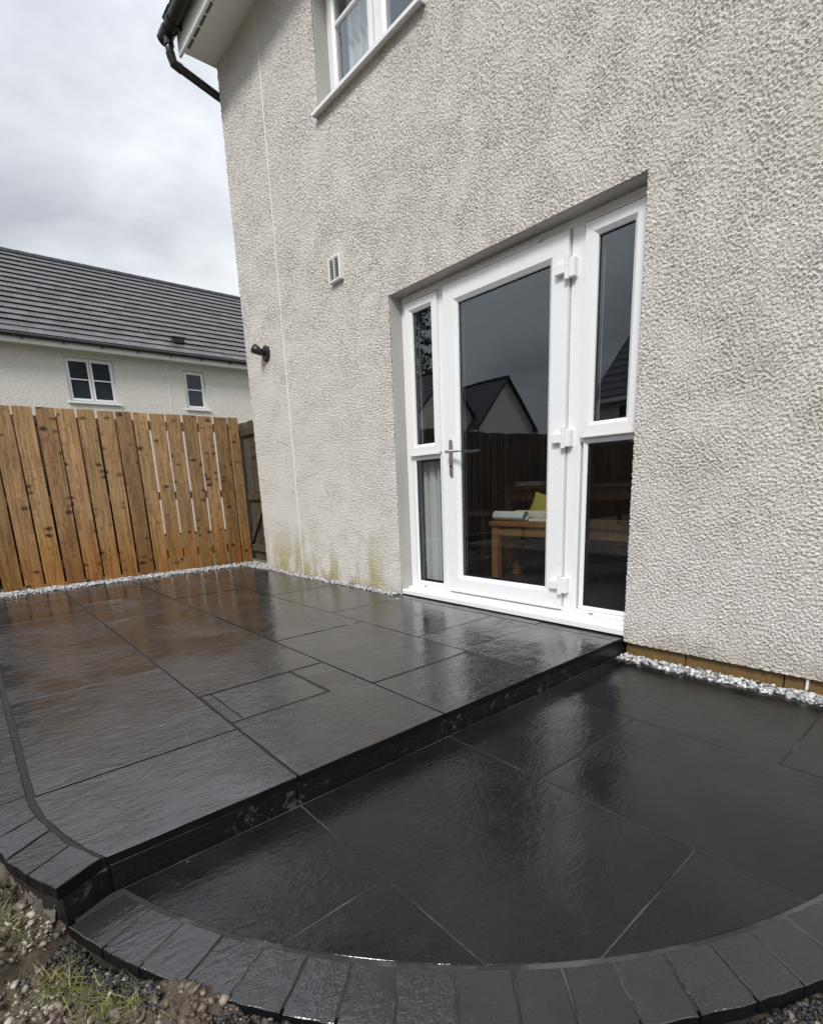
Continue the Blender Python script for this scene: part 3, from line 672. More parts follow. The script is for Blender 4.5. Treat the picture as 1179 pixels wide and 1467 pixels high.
def pane(x0, x1, z0, z1, y, parent, seal=0.006):
    g = MB().box(x0 - .008, x1 + .008, y, y + 0.004, z0 - .008, z1 + .008).build('pane', M['glass'], parent)
    mb = MB()
    mb.box(x0 - .004, x0 + seal * .6, y - .005, y - .0005, z0, z1).box(x1 - seal * .6, x1 + .004, y - .005, y - .0005, z0, z1).box(x0, x1, y - .005, y - .0005, z0 - .004, z0 + seal * .6).box(x0, x1, y - .005, y - .0005, z1 - seal * .6, z1 + .004)
    # spacer bar between the two panes
    mb.box(x0 - .008, x0 + .012, y + .006, y + .018, z0, z1).box(x1 - .012, x1 + .008, y + .006, y + .018, z0, z1).box(x0, x1, y + .006, y + .018, z1 - .012, z1 + .008).box(x0, x1, y + .006, y + .018, z0 - .008, z0 + .012)
    mb.build('gasket', M['gasket'], parent)
YF = 0.098
# outer frame with mullions and transoms
mb = MB()
frx0, frx1, frz1 = DX0 + .003, DX1 - .003, DZ1 - .003
mb.cbox(frx0, 2.385, YF, .17, 0.057, frz1, .003).cbox(4.075, frx1, YF, .17, .057, frz1, .003).cbox(2.385, 4.075, YF + .001, .17, 2.048, frz1, .003).cbox(2.385, 4.075, YF + .001, .17, .0575, 0.082, .003)
mb.cbox(2.694, 2.753, YF + .0005, .17, 0.082, 2.048, .004).cbox(3.682, 3.765, YF + .0005, .17, 0.082, 2.048, .004)
mb.cbox(2.385, 2.694, YF + .0015, .17, 1.005, 1.062, .003).cbox(3.765, 4.075, YF + .0015, .17, 1.005, 1.062, .003)
# small ribs on the coupling mullions
mb.cbox(2.716, 2.724, YF - .004, YF + .002, .09, 2.045, .0015).cbox(3.745, 3.752, YF - .004, YF + .002, .09, 2.045, .0015)
dfr = mb.build('door_frame', M['upvc'], house)
mb = MB(); mb.cbox(DX0 - 0.0, DX1 - 0.001, -0.004, 0.172, 0.006, 0.040, .003).cbox(DX0 + .003, DX1 - .003, 0.060, 0.168, 0.0405, 0.0565, .003); mb.build('threshold', M['upvc'], house)
for x in (2.47, 2.90, 3.35, 3.85): MB().box(x, x + .028, YF - .0015, YF + .004, 0.0655, 0.0705).build('drain_slot', M['slot'], dfr)
# side lights: opening top sash + fixed lower pane
for (x0, x1) in ((2.376, 2.697), (3.768, 4.084)):
    sl = frame_ring(MB(), x0, x1, 1.036, 2.036, 0.066, YF - .020, YF + .06, 0.018, .015).build('opening_sash', M['upvc'], house)
    MB().cbox(x0 + .006, x1 - .006, YF - .026, YF - .004, 1.024, 1.036, .002).build('drip_bar', M['upvc_dull'], sl)
    pane(x0 + .066, x1 - .066, 1.102, 1.970, YF + .012, sl)
for (x0, x1) in ((2.394, 2.690), (3.782, 4.090)):
    sl = frame_ring(MB(), x0, x1, 0.083, 1.018, 0.025, YF - .002, YF + .05, 0.018, .015).build('fixed_light', M['upvc'], house)
    pane(x0 + .025, x1 - .025, 0.108, 0.993, YF + .016, sl)
# door leaf
door = frame_ring(MB(), 2.757, 3.676, 0.070, 2.042, 0.118, YF - .022, YF + .05, 0.022, .017).build('patio_door', M['upvc'], house)
pane(2.757 + .118, 3.676 - .118, 0.188, 1.924, YF + .012, door)
mb = MB().cbox(2.94, 3.50, YF - .014, YF + .002, 2.052, 2.068, .003).cbox(2.955, 3.485, YF - .012, YF - .0, 2.046, 2.0525, .001); mb.build('trickle_vent', M['upvc'], dfr)
MB().box(2.955, 3.485, YF - .0125, YF - .004, 2.0445, 2.0465).build('vent_slot', M['gasket'], dfr)
for z in (1.870, 1.038, 0.222):
    h_ = MB().cbox(3.612, 3.672, YF - .050, YF - .021, z - .030, z + .022, .004)
    h_.tube([(3.680, YF - .040, z - .058), (3.680, YF - .040, z + .052)], 0.0125, 12)
    h_.cbox(3.686, 3.720, YF - .034, YF + .003, z - .052, z + .040, .004)
    h_.tube([(3.680, YF - .040, z + .000), (3.680, YF - .040, z + .004)], 0.0135, 12)
    h_.build('door_hinge', M['upvc'], door, False)
# lever handle on a long backplate
mb = MB(); hx, hz = 2.812, 0.985
ps = [(hx + .017 * math.cos(a), hz + .105 + .017 * math.sin(a)) for a in np.linspace(0, math.pi, 9)] + [(hx + .017 * math.cos(a), hz - .105 + .017 * math.sin(a)) for a in np.linspace(math.pi, 2 * math.pi, 9)]
n = len(ps); mb.add([(p[0], YF - .022, p[1]) for p in ps] + [(p[0], YF - .031, p[1]) for p in ps], [tuple(range(n)), tuple(range(n, 2 * n))[::-1]] + [(i, n + i, n + (i + 1) % n, (i + 1) % n) for i in range(n)])
hd = mb.build('door_handle', M['chrome'], door)
MB().tube([(hx, YF - .03, hz + .042), (hx, YF - .072, hz + .042), (hx + .004, YF - .078, hz + .042), (hx + .02, YF - .080, hz + .042), (hx + .128, YF - .078, hz + .040), (hx + .135, YF - .072, hz + .040)], [.0115, .0115, .0115, .011, .0105, .008], 12).build('lever', M['chrome'], hd, True)
MB().tube([(hx, YF - .03, hz - .05), (hx, YF - .037, hz - .05)], .0085, 16).build('keyhole', M['gasket'], hd)

# --- bedroom window
wf = MB()
wfr = frame_ring(wf, WX0 + .003, WX1 - .003, WZ0 + .004, WZ1 - .003, 0.062, 0.108, .18, .014, .012)
wf.cbox(2.155, 2.225, .1085, .18, WZ0 + .064, WZ1 - .062, .003)
win = wf.build('window', M['upvc'], house)
for (x0, x1) in ((1.668, 2.152), (2.228, 2.690)):
    s_ = frame_ring(MB(), x0, x1, WZ0 + .058, WZ1 - .057, 0.055, 0.088, .14, .018, .014).build('opening_sash', M['upvc'], win)
    g = MB().box(x0 + .05, x1 - .05, .112, .116, WZ0 + .108, WZ1 - .107).build('pane', M['glass'], win)
    MB().cbox(x0 + .05, x1 - .05, .098, .118, 3.985, 4.010, .003).build('glazing_bar', M['upvc'], win)
mb = MB(); mb.add([(1.592, -0.055, 3.468), (2.765, -0.055, 3.468), (2.765, -0.055, 3.480), (1.592, -0.055, 3.480), (1.592, 0.11, 3.478), (2.765, 0.11, 3.478), (2.765, 0.11, 3.4905), (1.592, 0.11, 3.4905)],
    [(0, 1, 2, 3), (3, 2, 6, 7), (4, 7, 6, 5), (0, 4, 5, 1), (0, 3, 7, 4), (1, 5, 6, 2)])
mb.cbox(1.590, 1.596, -.057, -.006, 3.458, 3.482, .001).cbox(2.761, 2.767, -.057, -.006, 3.458, 3.482, .001).cbox(1.596, 2.761, -0.0575, -0.0525, 3.458, 3.481, .001); mb.build('window_sill', M['upvc'], win)

# --- extractor vent grille
mb = MB(); vx0, vx1, vz0, vz1 = 1.648, 1.805, 2.350, 2.520
mb.cbox(vx0, vx0 + .012, -.042, -.004, vz0, vz1, .002).cbox(vx1 - .018, vx1, -.042, -.004, vz0, vz1, .002).cbox(vx0 + .012, vx1 - .018, -.042, -.004, vz1 - .014, vz1, .002).cbox(vx0 + .012, vx1 - .018, -.042, -.004, vz0, vz0 + .014, .002)
mb.box(vx0 + .01, vx1 - .01, -.012, -.006, vz0 + .01, vz1 - .01)
vent = mb.build('air_vent', M['upvc_dull'], house)
for k in range(8):
    z = vz0 + .022 + k * .0175
    MB().add([(vx0 + .012, -.040, z), (vx1 - .018, -.040, z), (vx1 - .018, -.022, z + .012), (vx0 + .012, -.022, z + .012), (vx0 + .012, -.040, z + .003), (vx1 - .018, -.040, z + .003), (vx1 - .018, -.022, z + .015), (vx0 + .012, -.022, z + .015)],
        [(0, 1, 5, 4), (4, 5, 6, 7), (3, 2, 1, 0), (2, 3, 7, 6), (0, 4, 7, 3), (1, 2, 6, 5)]).build('vent_louvre', M['upvc_dull'], vent)
MB().box((vx0 + vx1) / 2 - .006, (vx0 + vx1) / 2 - .001, -.041, -.02, vz0 + .012, vz1 - .012).build('vent_rib', M['upvc_dull'], vent)
MB().box(vx0 + .012, vx1 - .018, -.0135, -.0122, vz0 + .014, vz1 - .014).build('vent_backing', M['gasket'], vent)

# --- black wall spotlight
lamp = tag(empty('wall_lamp', (0.452, -0.012, 2.105)), 'small black wall spotlight fixed near the left corner of the roughcast wall', 'wall lamp')
MB().tube([(0, 0.012, 0), (0, -0.014, 0), (0, -0.022, 0)], [.072, .072, .060], 28).build('base', M['black_plastic'], lamp)
MB().tube([(0, -.02, 0.0), (0, -.045, 0.002), (-.004, -.06, .006)], [.022, .02, .02], 14).build('swivel_arm', M['black_plastic'], lamp, True)
hd_ = MB().tube([(0.012, -.050, -.006), (0.0, -.060, .004), (-.018, -.076, .020), (-.046, -.100, .042), (-.049, -.103, .044), (-.040, -.094, .036)], [.020, .032, .037, .046, .042, .034], 20).build('lamp_head', M['black_plastic'], lamp, True)
MB().tube([(-.041, -.095, .0365), (-.043, -.097, .0375)], .035, 20).build('lens', M['far_glass'], lamp)

# ================================================================== FENCE
fence = tag(empty('timber_fence', (-0.66, -2.3, 0)), 'orange brown vertical board fence behind the white gravel strip', 'fence')
FX, FY0 = -0.66, -2.3
def board_mesh(w, hgt, th, mat='fence'):
    mb = MB().cbox(-th, 0, -w / 2, w / 2, 0, hgt, .0025); me = bpy.data.meshes.new('fence_board'); me.from_pydata(mb.v, [], mb.f); me.materials.append(M[mat]); return me
def place_board(me, y):
    o = link('fence_board', me, None, fence, loc=(0.01 + random.uniform(-.002, .002), y - FY0, 0.006 + random.uniform(-.003, .004)))
    o.rotation_euler = (random.uniform(-.003, .003), 0, random.uniform(-.012, .012))
gaps = [0.122, -0.011, -0.177, -0.344, -0.513, -0.676, -0.839, -0.990, -1.153, -1.318, -1.481, -1.647, -1.814, -1.982, -2.148, -2.315]
for a, b in zip(gaps[:-1], gaps[1:]): place_board(board_mesh(a - b - random.uniform(.0155, .021), 1.655 + random.uniform(-.003, .003), .018), (a + b) / 2)
bms = [board_mesh(0.150, 1.655, .018, 'fence_mid'), board_mesh(0.148, 1.660, .018, 'fence_mid'), board_mesh(0.151, 1.651, .018, 'fence_mid')]
yy = -2.398; k = 0
while yy > -11.2: place_board(bms[k % 3], yy); yy -= 0.1655; k += 1
for z, hh in ((1.50, .09), (0.785, .08), (0.16, .09)):
    MB().cbox(-.055, -.0195, -11.2 - FY0, 0.12 - FY0, z, z + hh, .002).build('fence_rail', M['fence'], fence)
for y in (0.05, -1.75, -3.55, -5.35, -7.15, -8.95, -10.75):
    MB().cbox(-.135, -.057, y - .04 - FY0, y + .04 - FY0, -.3, 1.62, .003).build('fence_post', M['fence'], fence)
# bottom-of-garden fence
bf = tag(empty('garden_fence', (5, -11.3, -0.2)), 'long board fence across the bottom of the garden, seen only reflected in the lower glass', 'fence')
bmx = []
for k in range(3):
    mb = MB().cbox(-.075, .075, 0, .018, 0, 1.83, .002); me = bpy.data.meshes.new('fence_board'); me.from_pydata(mb.v, [], mb.f); me.materials.append(M['fence_mid']); bmx.append(me)
for k in range(92):
    o = link('fence_board', bmx[k % 3], None, bf, loc=(-5.6 + k * .1655, random.uniform(-.002, .002), random.uniform(-.006, .006)))
for z in (.3, 1.5): MB().cbox(-5.7, 9.6, -.05, -.002, z, z + .08, .002).build('fence_rail', M['fence'], bf)
# neighbour's darker fence just behind
nf = tag(empty('dark_fence', (-0.98, -5.0, 0)), 'dark weathered close boarded fence glimpsed through the gaps of the orange fence', 'fence')
mb = MB().cbox(-.018, 0, -.088, .088, 0, 1.585, .002); me = bpy.data.meshes.new('fence_board'); me.from_pydata(mb.v, [], mb.f); me.materials.append(M['fence_dark'])
for k in range(26): link('fence_board', me, None, nf, loc=(-.012 * (k % 2), 0.3 + k * .152, 0))
MB().cbox(-.06, -.032, 0.2, 4.2, 1.2, 1.28, .002).build('fence_rail', M['fence_dark'], nf)
# side gate across the passage
gate = tag(empty('side_gate', (-0.79, 0.165, 0)), 'dark weathered timber gate with cross rails closing the passage by the house corner', 'gate')
for k in range(6):
    w = .128; MB().cbox(k * .1315 + .003, k * .1315 + w, 0, .02, 0.03, 1.615 - (k % 2) * .006, .002).build('gate_board', M['fence_dark'], gate)
for z in (1.46, 0.74, 0.14): MB().cbox(.004, .788, -.034, -.0005, z, z + .075, .002).build('gate_rail', M['fence_dark'], gate)
mb = MB(); mb.add([(.02, -.030, .21), (.10, -.030, .21), (.60, -.030, .738), (.52, -.030, .738), (.02, -.002, .21), (.10, -.002, .21), (.60, -.002, .738), (.52, -.002, .738)], [(0, 1, 2, 3), (7, 6, 5, 4), (0, 4, 5, 1), (1, 5, 6, 2), (2, 6, 7, 3), (3, 7, 4, 0)]); mb.build('gate_brace', M['fence_dark'], gate)

# ================================================================== GRAVEL, SOIL, GRASS
def ico():
    t = (1 + 5 ** .5) / 2; v = [(-1, t, 0), (1, t, 0), (-1, -t, 0), (1, -t, 0), (0, -1, t), (0, 1, t), (0, -1, -t), (0, 1, -t), (t, 0, -1), (t, 0, 1), (-t, 0, -1), (-t, 0, 1)]
    f = [(0, 11, 5), (0, 5, 1), (0, 1, 7), (0, 7, 10), (0, 10, 11), (1, 5, 9), (5, 11, 4), (11, 10, 2), (10, 7, 6), (7, 1, 8), (3, 9, 4), (3, 4, 2), (3, 2, 6), (3, 6, 8), (3, 8, 9), (4, 9, 5), (2, 4, 11), (6, 2, 10), (8, 6, 7), (9, 8, 1)]
    return np.array(v) / np.linalg.norm(v[0]), np.array(f)
IV, IF = ico()
def stones(name, pos, size, mat, label, cat, flat=0.7, jag=0.25, parent=None, tone_pow=1.0, tones=None):
    n = len(pos); V = np.repeat(IV[None], n, 0) * (1 + RNG.normal(0, jag, (n, 12, 1))).clip(.45, 1.7)
    V *= RNG.uniform(.65, 1.25, (n, 1, 3)) * np.array([1, 1, flat])
    ang = RNG.uniform(0, 2 * np.pi, (n, 3)) * np.array([.12, .12, 1])
    ca, sa = np.cos(ang), np.sin(ang)
    x, y, z = V[..., 0], V[..., 1], V[..., 2]
    y, z = y * ca[:, :1] - z * sa[:, :1], y * sa[:, :1] + z * ca[:, :1]; x, z = x * ca[:, 1:2] - z * sa[:, 1:2], x * sa[:, 1:2] + z * ca[:, 1:2]; x, y = x * ca[:, 2:] - y * sa[:, 2:], x * sa[:, 2:] + y * ca[:, 2:]
    V = np.stack([x, y, z], -1) * np.asarray(size)[:, None, None] + np.asarray(pos)[:, None, :]
    F = IF[None] + (np.arange(n) * 12)[:, None, None]
    me = bpy.data.meshes.new(name); me.vertices.add(n * 12); me.vertices.foreach_set('co', V.astype(np.float32).ravel())
    F = F.reshape(-1, 3).astype(np.int32); me.loops.add(F.size); me.loops.foreach_set('vertex_index', F.ravel()); me.polygons.add(len(F)); me.polygons.foreach_set('loop_start', np.arange(0, F.size, 3, dtype=np.int32)); me.update(calc_edges=True)
    at = me.attributes.new('tone', 'FLOAT', 'POINT'); tn = (RNG.uniform(0, 1, n) ** tone_pow) if tones is None else tones
    at.data.foreach_set('value', np.repeat(tn, 12).astype(np.float32))
    o = link(name, me, mat, parent); return tag(o, label, cat, kind='stuff')
def strip(x0, x1, y0, y1, z0, z1, r, dens):
    n = int((x1 - x0) * (y1 - y0) / (r * r) * dens); p = np.stack([RNG.uniform(x0, x1, n), RNG.uniform(y0, y1, n), RNG.uniform(z0, z1, n)], -1); return p, RNG.uniform(.6, 1.25, n) * r
mb = MB().box(-0.645, -0.402, -4.2, 0.14, -0.1, -0.006).box(-0.402, 0.0, -0.085, 0.14, -0.1, -.006); tag(mb.build('gravel_bed', M['mortar']), kind='structure')
p1, s1 = strip(-0.642, -0.412, -3.4, 0.13, -.006, .014, .0105, .62); p2, s2 = strip(-0.41, 0.0, -0.083, .13, -.008, .008, .0105, .62)
stones('gravel', np.r_[p1, p2], np.r_[s1, s2], M['gravel'], 'white and grey stone chippings in a strip along the foot of the orange fence', 'gravel')
p1, s1 = strip(0.0, 2.30, -0.082, -0.012, -.002, .008, .0095, .75)
stones('gravel', p1, s1, M['gravel'], 'thin line of grey chippings along the wall left of the patio door', 'gravel', tone_pow=1.5)
p1, s1 = strip(4.125, 5.9, -0.082, 0.018, ZL - .008, ZL + .010, .0115, .95)
stones('gravel', p1, s1, M['gravel'], 'pale angular chippings below the ochre plinth right of the step', 'gravel', tone_pow=1.0)

# soil heightfield round the patio edge: a fine crumbly sheet by the camera and a coarse one beyond it
def smooth_noise(shape, wl, seed): return bandnoise(shape[0], shape[1], wl, seed)
FX0, FX1, FY0_, FY1_, FS = 3.3, 5.7, -3.1, -1.0, 0.0065
sx = np.arange(FX0, FX1, FS); sy = np.arange(FY0_, FY1_, FS); SX, SY = np.meshgrid(sx, sy)
SZ = -0.156 + 0.010 * smooth_noise(SX.shape, 90, 21) + 0.007 * smooth_noise(SX.shape, 26, 22) - 0.006 * np.abs(smooth_noise(SX.shape, 9, 23)) + 0.0035 * smooth_noise(SX.shape, 4.5, 24)
dist_lo = np.hypot(SX - CO[0], SY - CO[1]) - RO
dist_up = np.where(SX < 4.14, -2.61 - SY, 9)
SZ += 0.042 * np.exp(-np.clip(dist_up, 0, 9) / .10) + 0.034 * np.clip(1 - np.abs(dist_lo) / .09, 0, 1)
edge = np.minimum(np.minimum(SX - FX0, FX1 - SX), np.minimum(SY - FY0_, FY1_ - SY)); SZ -= 0.05 * np.clip(1 - edge / .12, 0, 1)
def soil_z(x, y):
    x, y = np.asarray(x), np.asarray(y)
    i = np.clip(((y - FY0_) / FS).astype(int), 0, len(sy) - 1); j = np.clip(((x - FX0) / FS).astype(int), 0, len(sx) - 1)
    ins = (x > FX0 + .1) & (x < FX1 - .1) & (y > FY0_ + .1) & (y < FY1_ - .1); return np.where(ins, SZ[i, j], -.175)
def sheet(SX, SY, SZ):
    ny_, nx_ = SX.shape; mb = MB(); mb.v = [tuple(q) for q in np.stack([SX, SY, SZ], -1).reshape(-1, 3).tolist()]
    mb.f = [(i * nx_ + j, i * nx_ + j + 1, (i + 1) * nx_ + j + 1, (i + 1) * nx_ + j) for i in range(ny_ - 1) for j in range(nx_ - 1)]
    return tag(mb.build('soil', M['soil'], smooth=True), kind='structure')
sheet(SX, SY, SZ); ny_, nx_ = SX.shape
GX, GY = np.meshgrid(np.arange(-0.3, 9.0, .06), np.arange(-10.5, -0.5, .06))
GZ = -0.178 + .012 * smooth_noise(GX.shape, 20, 41) + .008 * smooth_noise(GX.shape, 5, 42)
GZ -= .05 * ((GX > FX0 + .06) & (GX < FX1 - .06) & (GY > FY0_ + .06) & (GY < FY1_ - .06))
sheet(GX, GY, GZ)
def outside(p, m=0.0):
    x, y = p[:, 0], p[:, 1]; up = (x < 4.14) & (y > -2.60 - m) & ((y > -2.50 - (4.14 - x) * .35 - m)); lo = (x > 4.08) & (np.hypot(x - CO[0], y - CO[1]) < RO + m); return ~(up | lo)
def scatter(n, x0, x1, y0, y1, m=0.0):
    p = np.stack([RNG.uniform(x0, x1, n), RNG.uniform(y0, y1, n), np.zeros(n)], -1); p = p[outside(p, m)]; p[:, 2] = soil_z(p[:, 0], p[:, 1]); return p
pa = np.r_[scatter(27000, 3.55, 4.85, -2.80, -2.0, .002), scatter(3500, 5.0, 5.6, -1.8, -1.1, .002), scatter(2500, 2.4, 6.5, -4.5, -1.0, .01)]
sa_ = .0019 + .0075 * RNG.uniform(0, 1, len(pa)) ** 5; pa[:, 2] += sa_ * .15
bn = smooth_noise(SX.shape, 24, 31); ti = bn[np.clip(((pa[:, 1] - FY0_) / FS).astype(int), 0, ny_ - 1), np.clip(((pa[:, 0] - FX0) / FS).astype(int), 0, nx_ - 1)]
tn = np.clip(0.56 + 0.26 * ti + RNG.normal(0, .17, len(pa)), 0, 1)
stones('soil_crumbs', pa, sa_, M['clod'], 'brown and pale soil crumbs and small stones around the patio edge', 'soil', .65, .5, tones=tn)
pc = np.r_[scatter(1100, 3.55, 4.85, -2.80, -2.0, .012), scatter(160, 5.0, 5.6, -1.8, -1.1, .012)]
sc_ = .005 + .011 * RNG.uniform(0, 1, len(pc)) ** 2.2; pc[:, 2] -= sc_ * .15
stones('soil_clods', pc, sc_, M['clod'], 'rough pale and brown clods lying in the soil round the curved step', 'soil', .6, .33, tones=np.clip(RNG.normal(.62, .25, len(pc)), 0, 1))
# black grit fallen along the edge of the setts
aa = RNG.uniform(-72, -18, 9000); rr = RO + np.abs(RNG.normal(0, .020, 9000)) + .003
pg = np.stack([CO[0] + rr * np.cos(np.radians(aa)), CO[1] + rr * np.sin(np.radians(aa)), np.zeros(9000)], -1); pg[:, 2] = np.minimum(soil_z(pg[:, 0], pg[:, 1]) + .003 * RNG.uniform(0, 1, 9000), ZL - .016)
stones('slate_grit', pg, .0020 + .0045 * RNG.uniform(0, 1, 9000) ** 3, M['grit'], 'black slate grit and dark soil heaped against the curved sett edge', 'grit', .75, .45)
# rough concrete haunch below the upper setts
def haunch():
    path = [(3.2, -2.606), (3.5, -2.607), (3.745, -2.604), (3.85, -2.584), (3.96, -2.563), (4.055, -2.530), (4.122, -2.500)]
    pts = []
    for a, b in zip(path[:-1], path[1:]):
        a, b = Vector(a), Vector(b); n = max(2, int((b - a).length / .005)); pts += [a + (b - a) * k / n for k in range(n)]
    m = 22; lump = .55 * bandnoise(m, len(pts), 14, 51) + .6 * bandnoise(m, len(pts), 5, 52) + .35 * bandnoise(m, len(pts), 2.6, 53); mb = MB()
    for i, p in enumerate(pts):
        d = (pts[min(i + 1, len(pts) - 1)] - pts[max(0, i - 1)]).normalized(); nn = Vector((d.y, -d.x))
        for k in range(m):
            t = k / (m - 1); out = -.012 + 0.026 * t ** 1.3 + .0042 * lump[k, i] * min(1, t * 4); q = p + nn * out; mb.v.append((q.x, q.y, -0.031 - 0.10 * t + .002 * lump[k, i] * min(1, t * 4)))
    for i in range(len(pts) - 1):
        for k in range(m - 1): mb.f.append((i * m + k, i * m + k + 1, (i + 1) * m + k + 1, (i + 1) * m + k))
    mb.build('mortar_haunch', M['haunch'], patio_o, True)
haunch()
def haunch_low():
    mb = MB(); m = 6; A = np.linspace(-71, 10, 260)
    for a in A:
        for k in range(m):
            t = k / (m - 1); r = RO - .016 + .030 * t + random.gauss(0, .003); mb.v.append((CO[0] + r * math.cos(math.radians(a)), CO[1] + r * math.sin(math.radians(a)), ZL - .034 - .085 * t + random.gauss(0, .003)))
    for i in range(len(A) - 1):
        for k in range(m - 1): mb.f.append((i * m + k, i * m + k + 1, (i + 1) * m + k + 1, (i + 1) * m + k))
    mb.build('mortar_haunch', M['mortar'], low_o, True)
haunch_low()
def blades(cent, name, label):
    vs, fs, tn = [], [], []
    for (cx_, cy_, rad_, n, hh) in cent:
        for _ in range(int(n * .6)):
            r = rad_ * abs(random.gauss(0, .6)); a = random.uniform(0, 6.283); x, y = cx_ + r * math.cos(a), cy_ + r * math.sin(a)
            if not outside(np.array([[x, y, 0]]), .006)[0]: continue
            z = float(soil_z(x, y)) - .002; H_ = hh * random.uniform(.25, .95); b = random.uniform(0, 6.283); ln = random.uniform(.6, 2.4) * H_; w = random.uniform(.0008, .0017)
            dx, dy = math.cos(b), math.sin(b); o = len(vs)
            for t in (0, .4, .75, 1.0):
                px_, py_, pz_ = x + dx * ln * t ** 1.7, y + dy * ln * t ** 1.7, z + H_ * (t - .28 * t * t); ww = w * (1 - t * .85)
                vs.append((px_ - dy * ww, py_ + dx * ww, pz_)); vs.append((px_ + dy * ww, py_ - dx * ww, pz_))
            fs += [(o, o + 1, o + 3, o + 2), (o + 2, o + 3, o + 5, o + 4), (o + 4, o + 5, o + 7, o + 6)]; tn += [min(1, max(0, random.gauss(.5, .25)))] * 8
    me = bpy.data.meshes.new(name); me.from_pydata(vs, [], fs); me.attributes.new('tone', 'FLOAT', 'POINT').data.foreach_set('value', tn)
    tag(link(name, me, M['grass']), label, 'grass', kind='stuff')
tufts = [(4.235, -2.515, .05, 320, .040), (4.05, -2.60, .07, 260, .035), (3.86, -2.66, .07, 220, .03), (4.37, -2.44, .06, 220, .032), (4.30, -2.47, .04, 120, .03), (4.19, -2.53, .04, 110, .03), (4.42, -2.42, .04, 120, .028), (4.10, -2.56, .05, 60, .03), (4.36, -2.455, .03, 60, .03), (3.9, -2.68, .09, 130, .035), (3.6, -2.75, .12, 160, .04), (4.55, -2.40, .05, 40, .03), (5.26, -1.50, .03, 14, .03), (5.32, -1.42, .04, 20, .03)]
for _ in range(60): tufts.append((random.uniform(2.4, 7), random.uniform(-5, -2.75), .12, 80, .05))
blades(tufts, 'grass', 'thin yellow green grass tufts growing through the bare soil')
# ================================================================== NEIGHBOURING HOUSE over the fence
def make_box(mb, *a): mb.box(*a)
nh = tag(empty('neighbour_house', (-12.13, 2, 0)), 'cream roughcast house with long grey tiled roof and two windows above the fence', 'house')
NX, NY0, NY1 = -12.13, -5.5, 12.0
T = lambda m: m  # (coordinates below are relative to the Empty)
EZ2 = 4.80; px2, pz2 = 8.9, 0
mb = MB(); mb.box(-9.3, -.25, NY0 - 2, NY1 - 2, -.3, EZ2 + .18)
WA, WB = (0.40 - 2, 1.60 - 2, 3.50, 4.66), (3.52 - 2, 4.17 - 2, 3.50, 4.62)
yy_ = [NY0 - 2, WA[0], WA[1], WB[0], WB[1], NY1 - 2]
for a, b in ((0, 1), (2, 3), (4, 5)): mb.box(-.25, 0, yy_[a], yy_[b], -.3, EZ2 + .18)
for W_ in (WA, WB): mb.box(-.25, 0, W_[0], W_[1], -.3, W_[2]).box(-.25, 0, W_[0], W_[1], W_[3], EZ2 + .18)
mb.build('wall', M['render_far'], nh)
p2 = math.atan2(8.47 - 5.03, 4.55); RUN = 4.55; EY = 0.33
mb = MB(); y0, y1 = NY0 - 2.15, NY1 - 1.85
rz = lambda d: 4.985 + d * math.tan(p2)
mb.add([(EY, y0, rz(0)), (EY, y1, rz(0)), (EY - RUN, y1, rz(RUN)), (EY - RUN, y0, rz(RUN)), (EY - 2 * RUN, y0, rz(0)), (EY - 2 * RUN, y1, rz(0)), (EY, y0, rz(0) - .05), (EY, y1, rz(0) - .05), (EY - 2 * RUN, y0, rz(0) - .05), (EY - 2 * RUN, y1, rz(0) - .05)],
    [(0, 1, 2, 3), (3, 2, 5, 4), (6, 8, 9, 7), (0, 6, 7, 1), (4, 5, 9, 8), (0, 3, 4, 8, 6), (1, 7, 9, 5, 2)]); roof2 = mb.build('roof', M['tile_dark'], nh)
NC = 16; SL = RUN / math.cos(p2); gauge = SL / NC; tw = 0.335
tmb = MB(); tmb.add([(-.045, 0, 0), (-.045, tw - .006, 0), (-gauge * 1.12, tw - .006, 0), (-gauge * 1.12, 0, 0), (.015, 0, .062), (.015, tw - .006, .062), (-gauge * 1.12, tw - .006, .02), (-gauge * 1.12, 0, .02)], [(3, 2, 1, 0), (4, 5, 6, 7), (0, 1, 5, 4), (1, 2, 6, 5), (2, 3, 7, 6), (3, 0, 4, 7)])
tmb.f = [f[::1] for f in tmb.f]
tme = bpy.data.meshes.new('roof_tile'); tme.from_pydata(tmb.v, [], tmb.f); tme.materials.append(M['tile'])
stuff = MB(); yvis0 = -3.4
for r in range(NC):
    d = r * gauge * math.cos(p2); z = rz(d) + .012; x = EY - d + (.03 if r == 0 else 0); k = 0
    y = y0 + (r % 2) * tw / 2
    while y < y1 - tw * .6:
        if r < 11 and -3.1 <= y < 5.9:
            o = link('roof_tile', tme, None, roof2, loc=(x, y, z + random.uniform(-.003, .003))); o.rotation_euler = (0, p2 - math.radians(1.2), 0)
        else:
            a = p2 - math.radians(1.2); ca, sa2 = math.cos(a), math.sin(a); j = random.uniform(-.003, .003)
            stuff.add([(x + v[0] * ca + v[2] * sa2, y + v[1], z + j - v[0] * sa2 + v[2] * ca) for v in tmb.v], tmb.f)
        y += tw
tag(stuff.build('roof_tile', M['tile'], roof2), kind='stuff')
for k in range(38):
    y = y0 + k * .46
    MB().tube([(EY - RUN, y, rz(RUN) + .0), (EY - RUN, y + .448, rz(RUN) + .0)], [.125, .118], 10).build('ridge_tile', M['tile_dark'], roof2)
mb = MB().cbox(.30, .325, NY0 - 2.1, NY1 - 1.9, EZ2 - .01, EZ2 + .19, .004).box(0.0, .30, NY0 - 2.1, NY1 - 1.9, EZ2 + .02, EZ2 + .035); mb.build('fascia_board', M['upvc_dull'], nh)
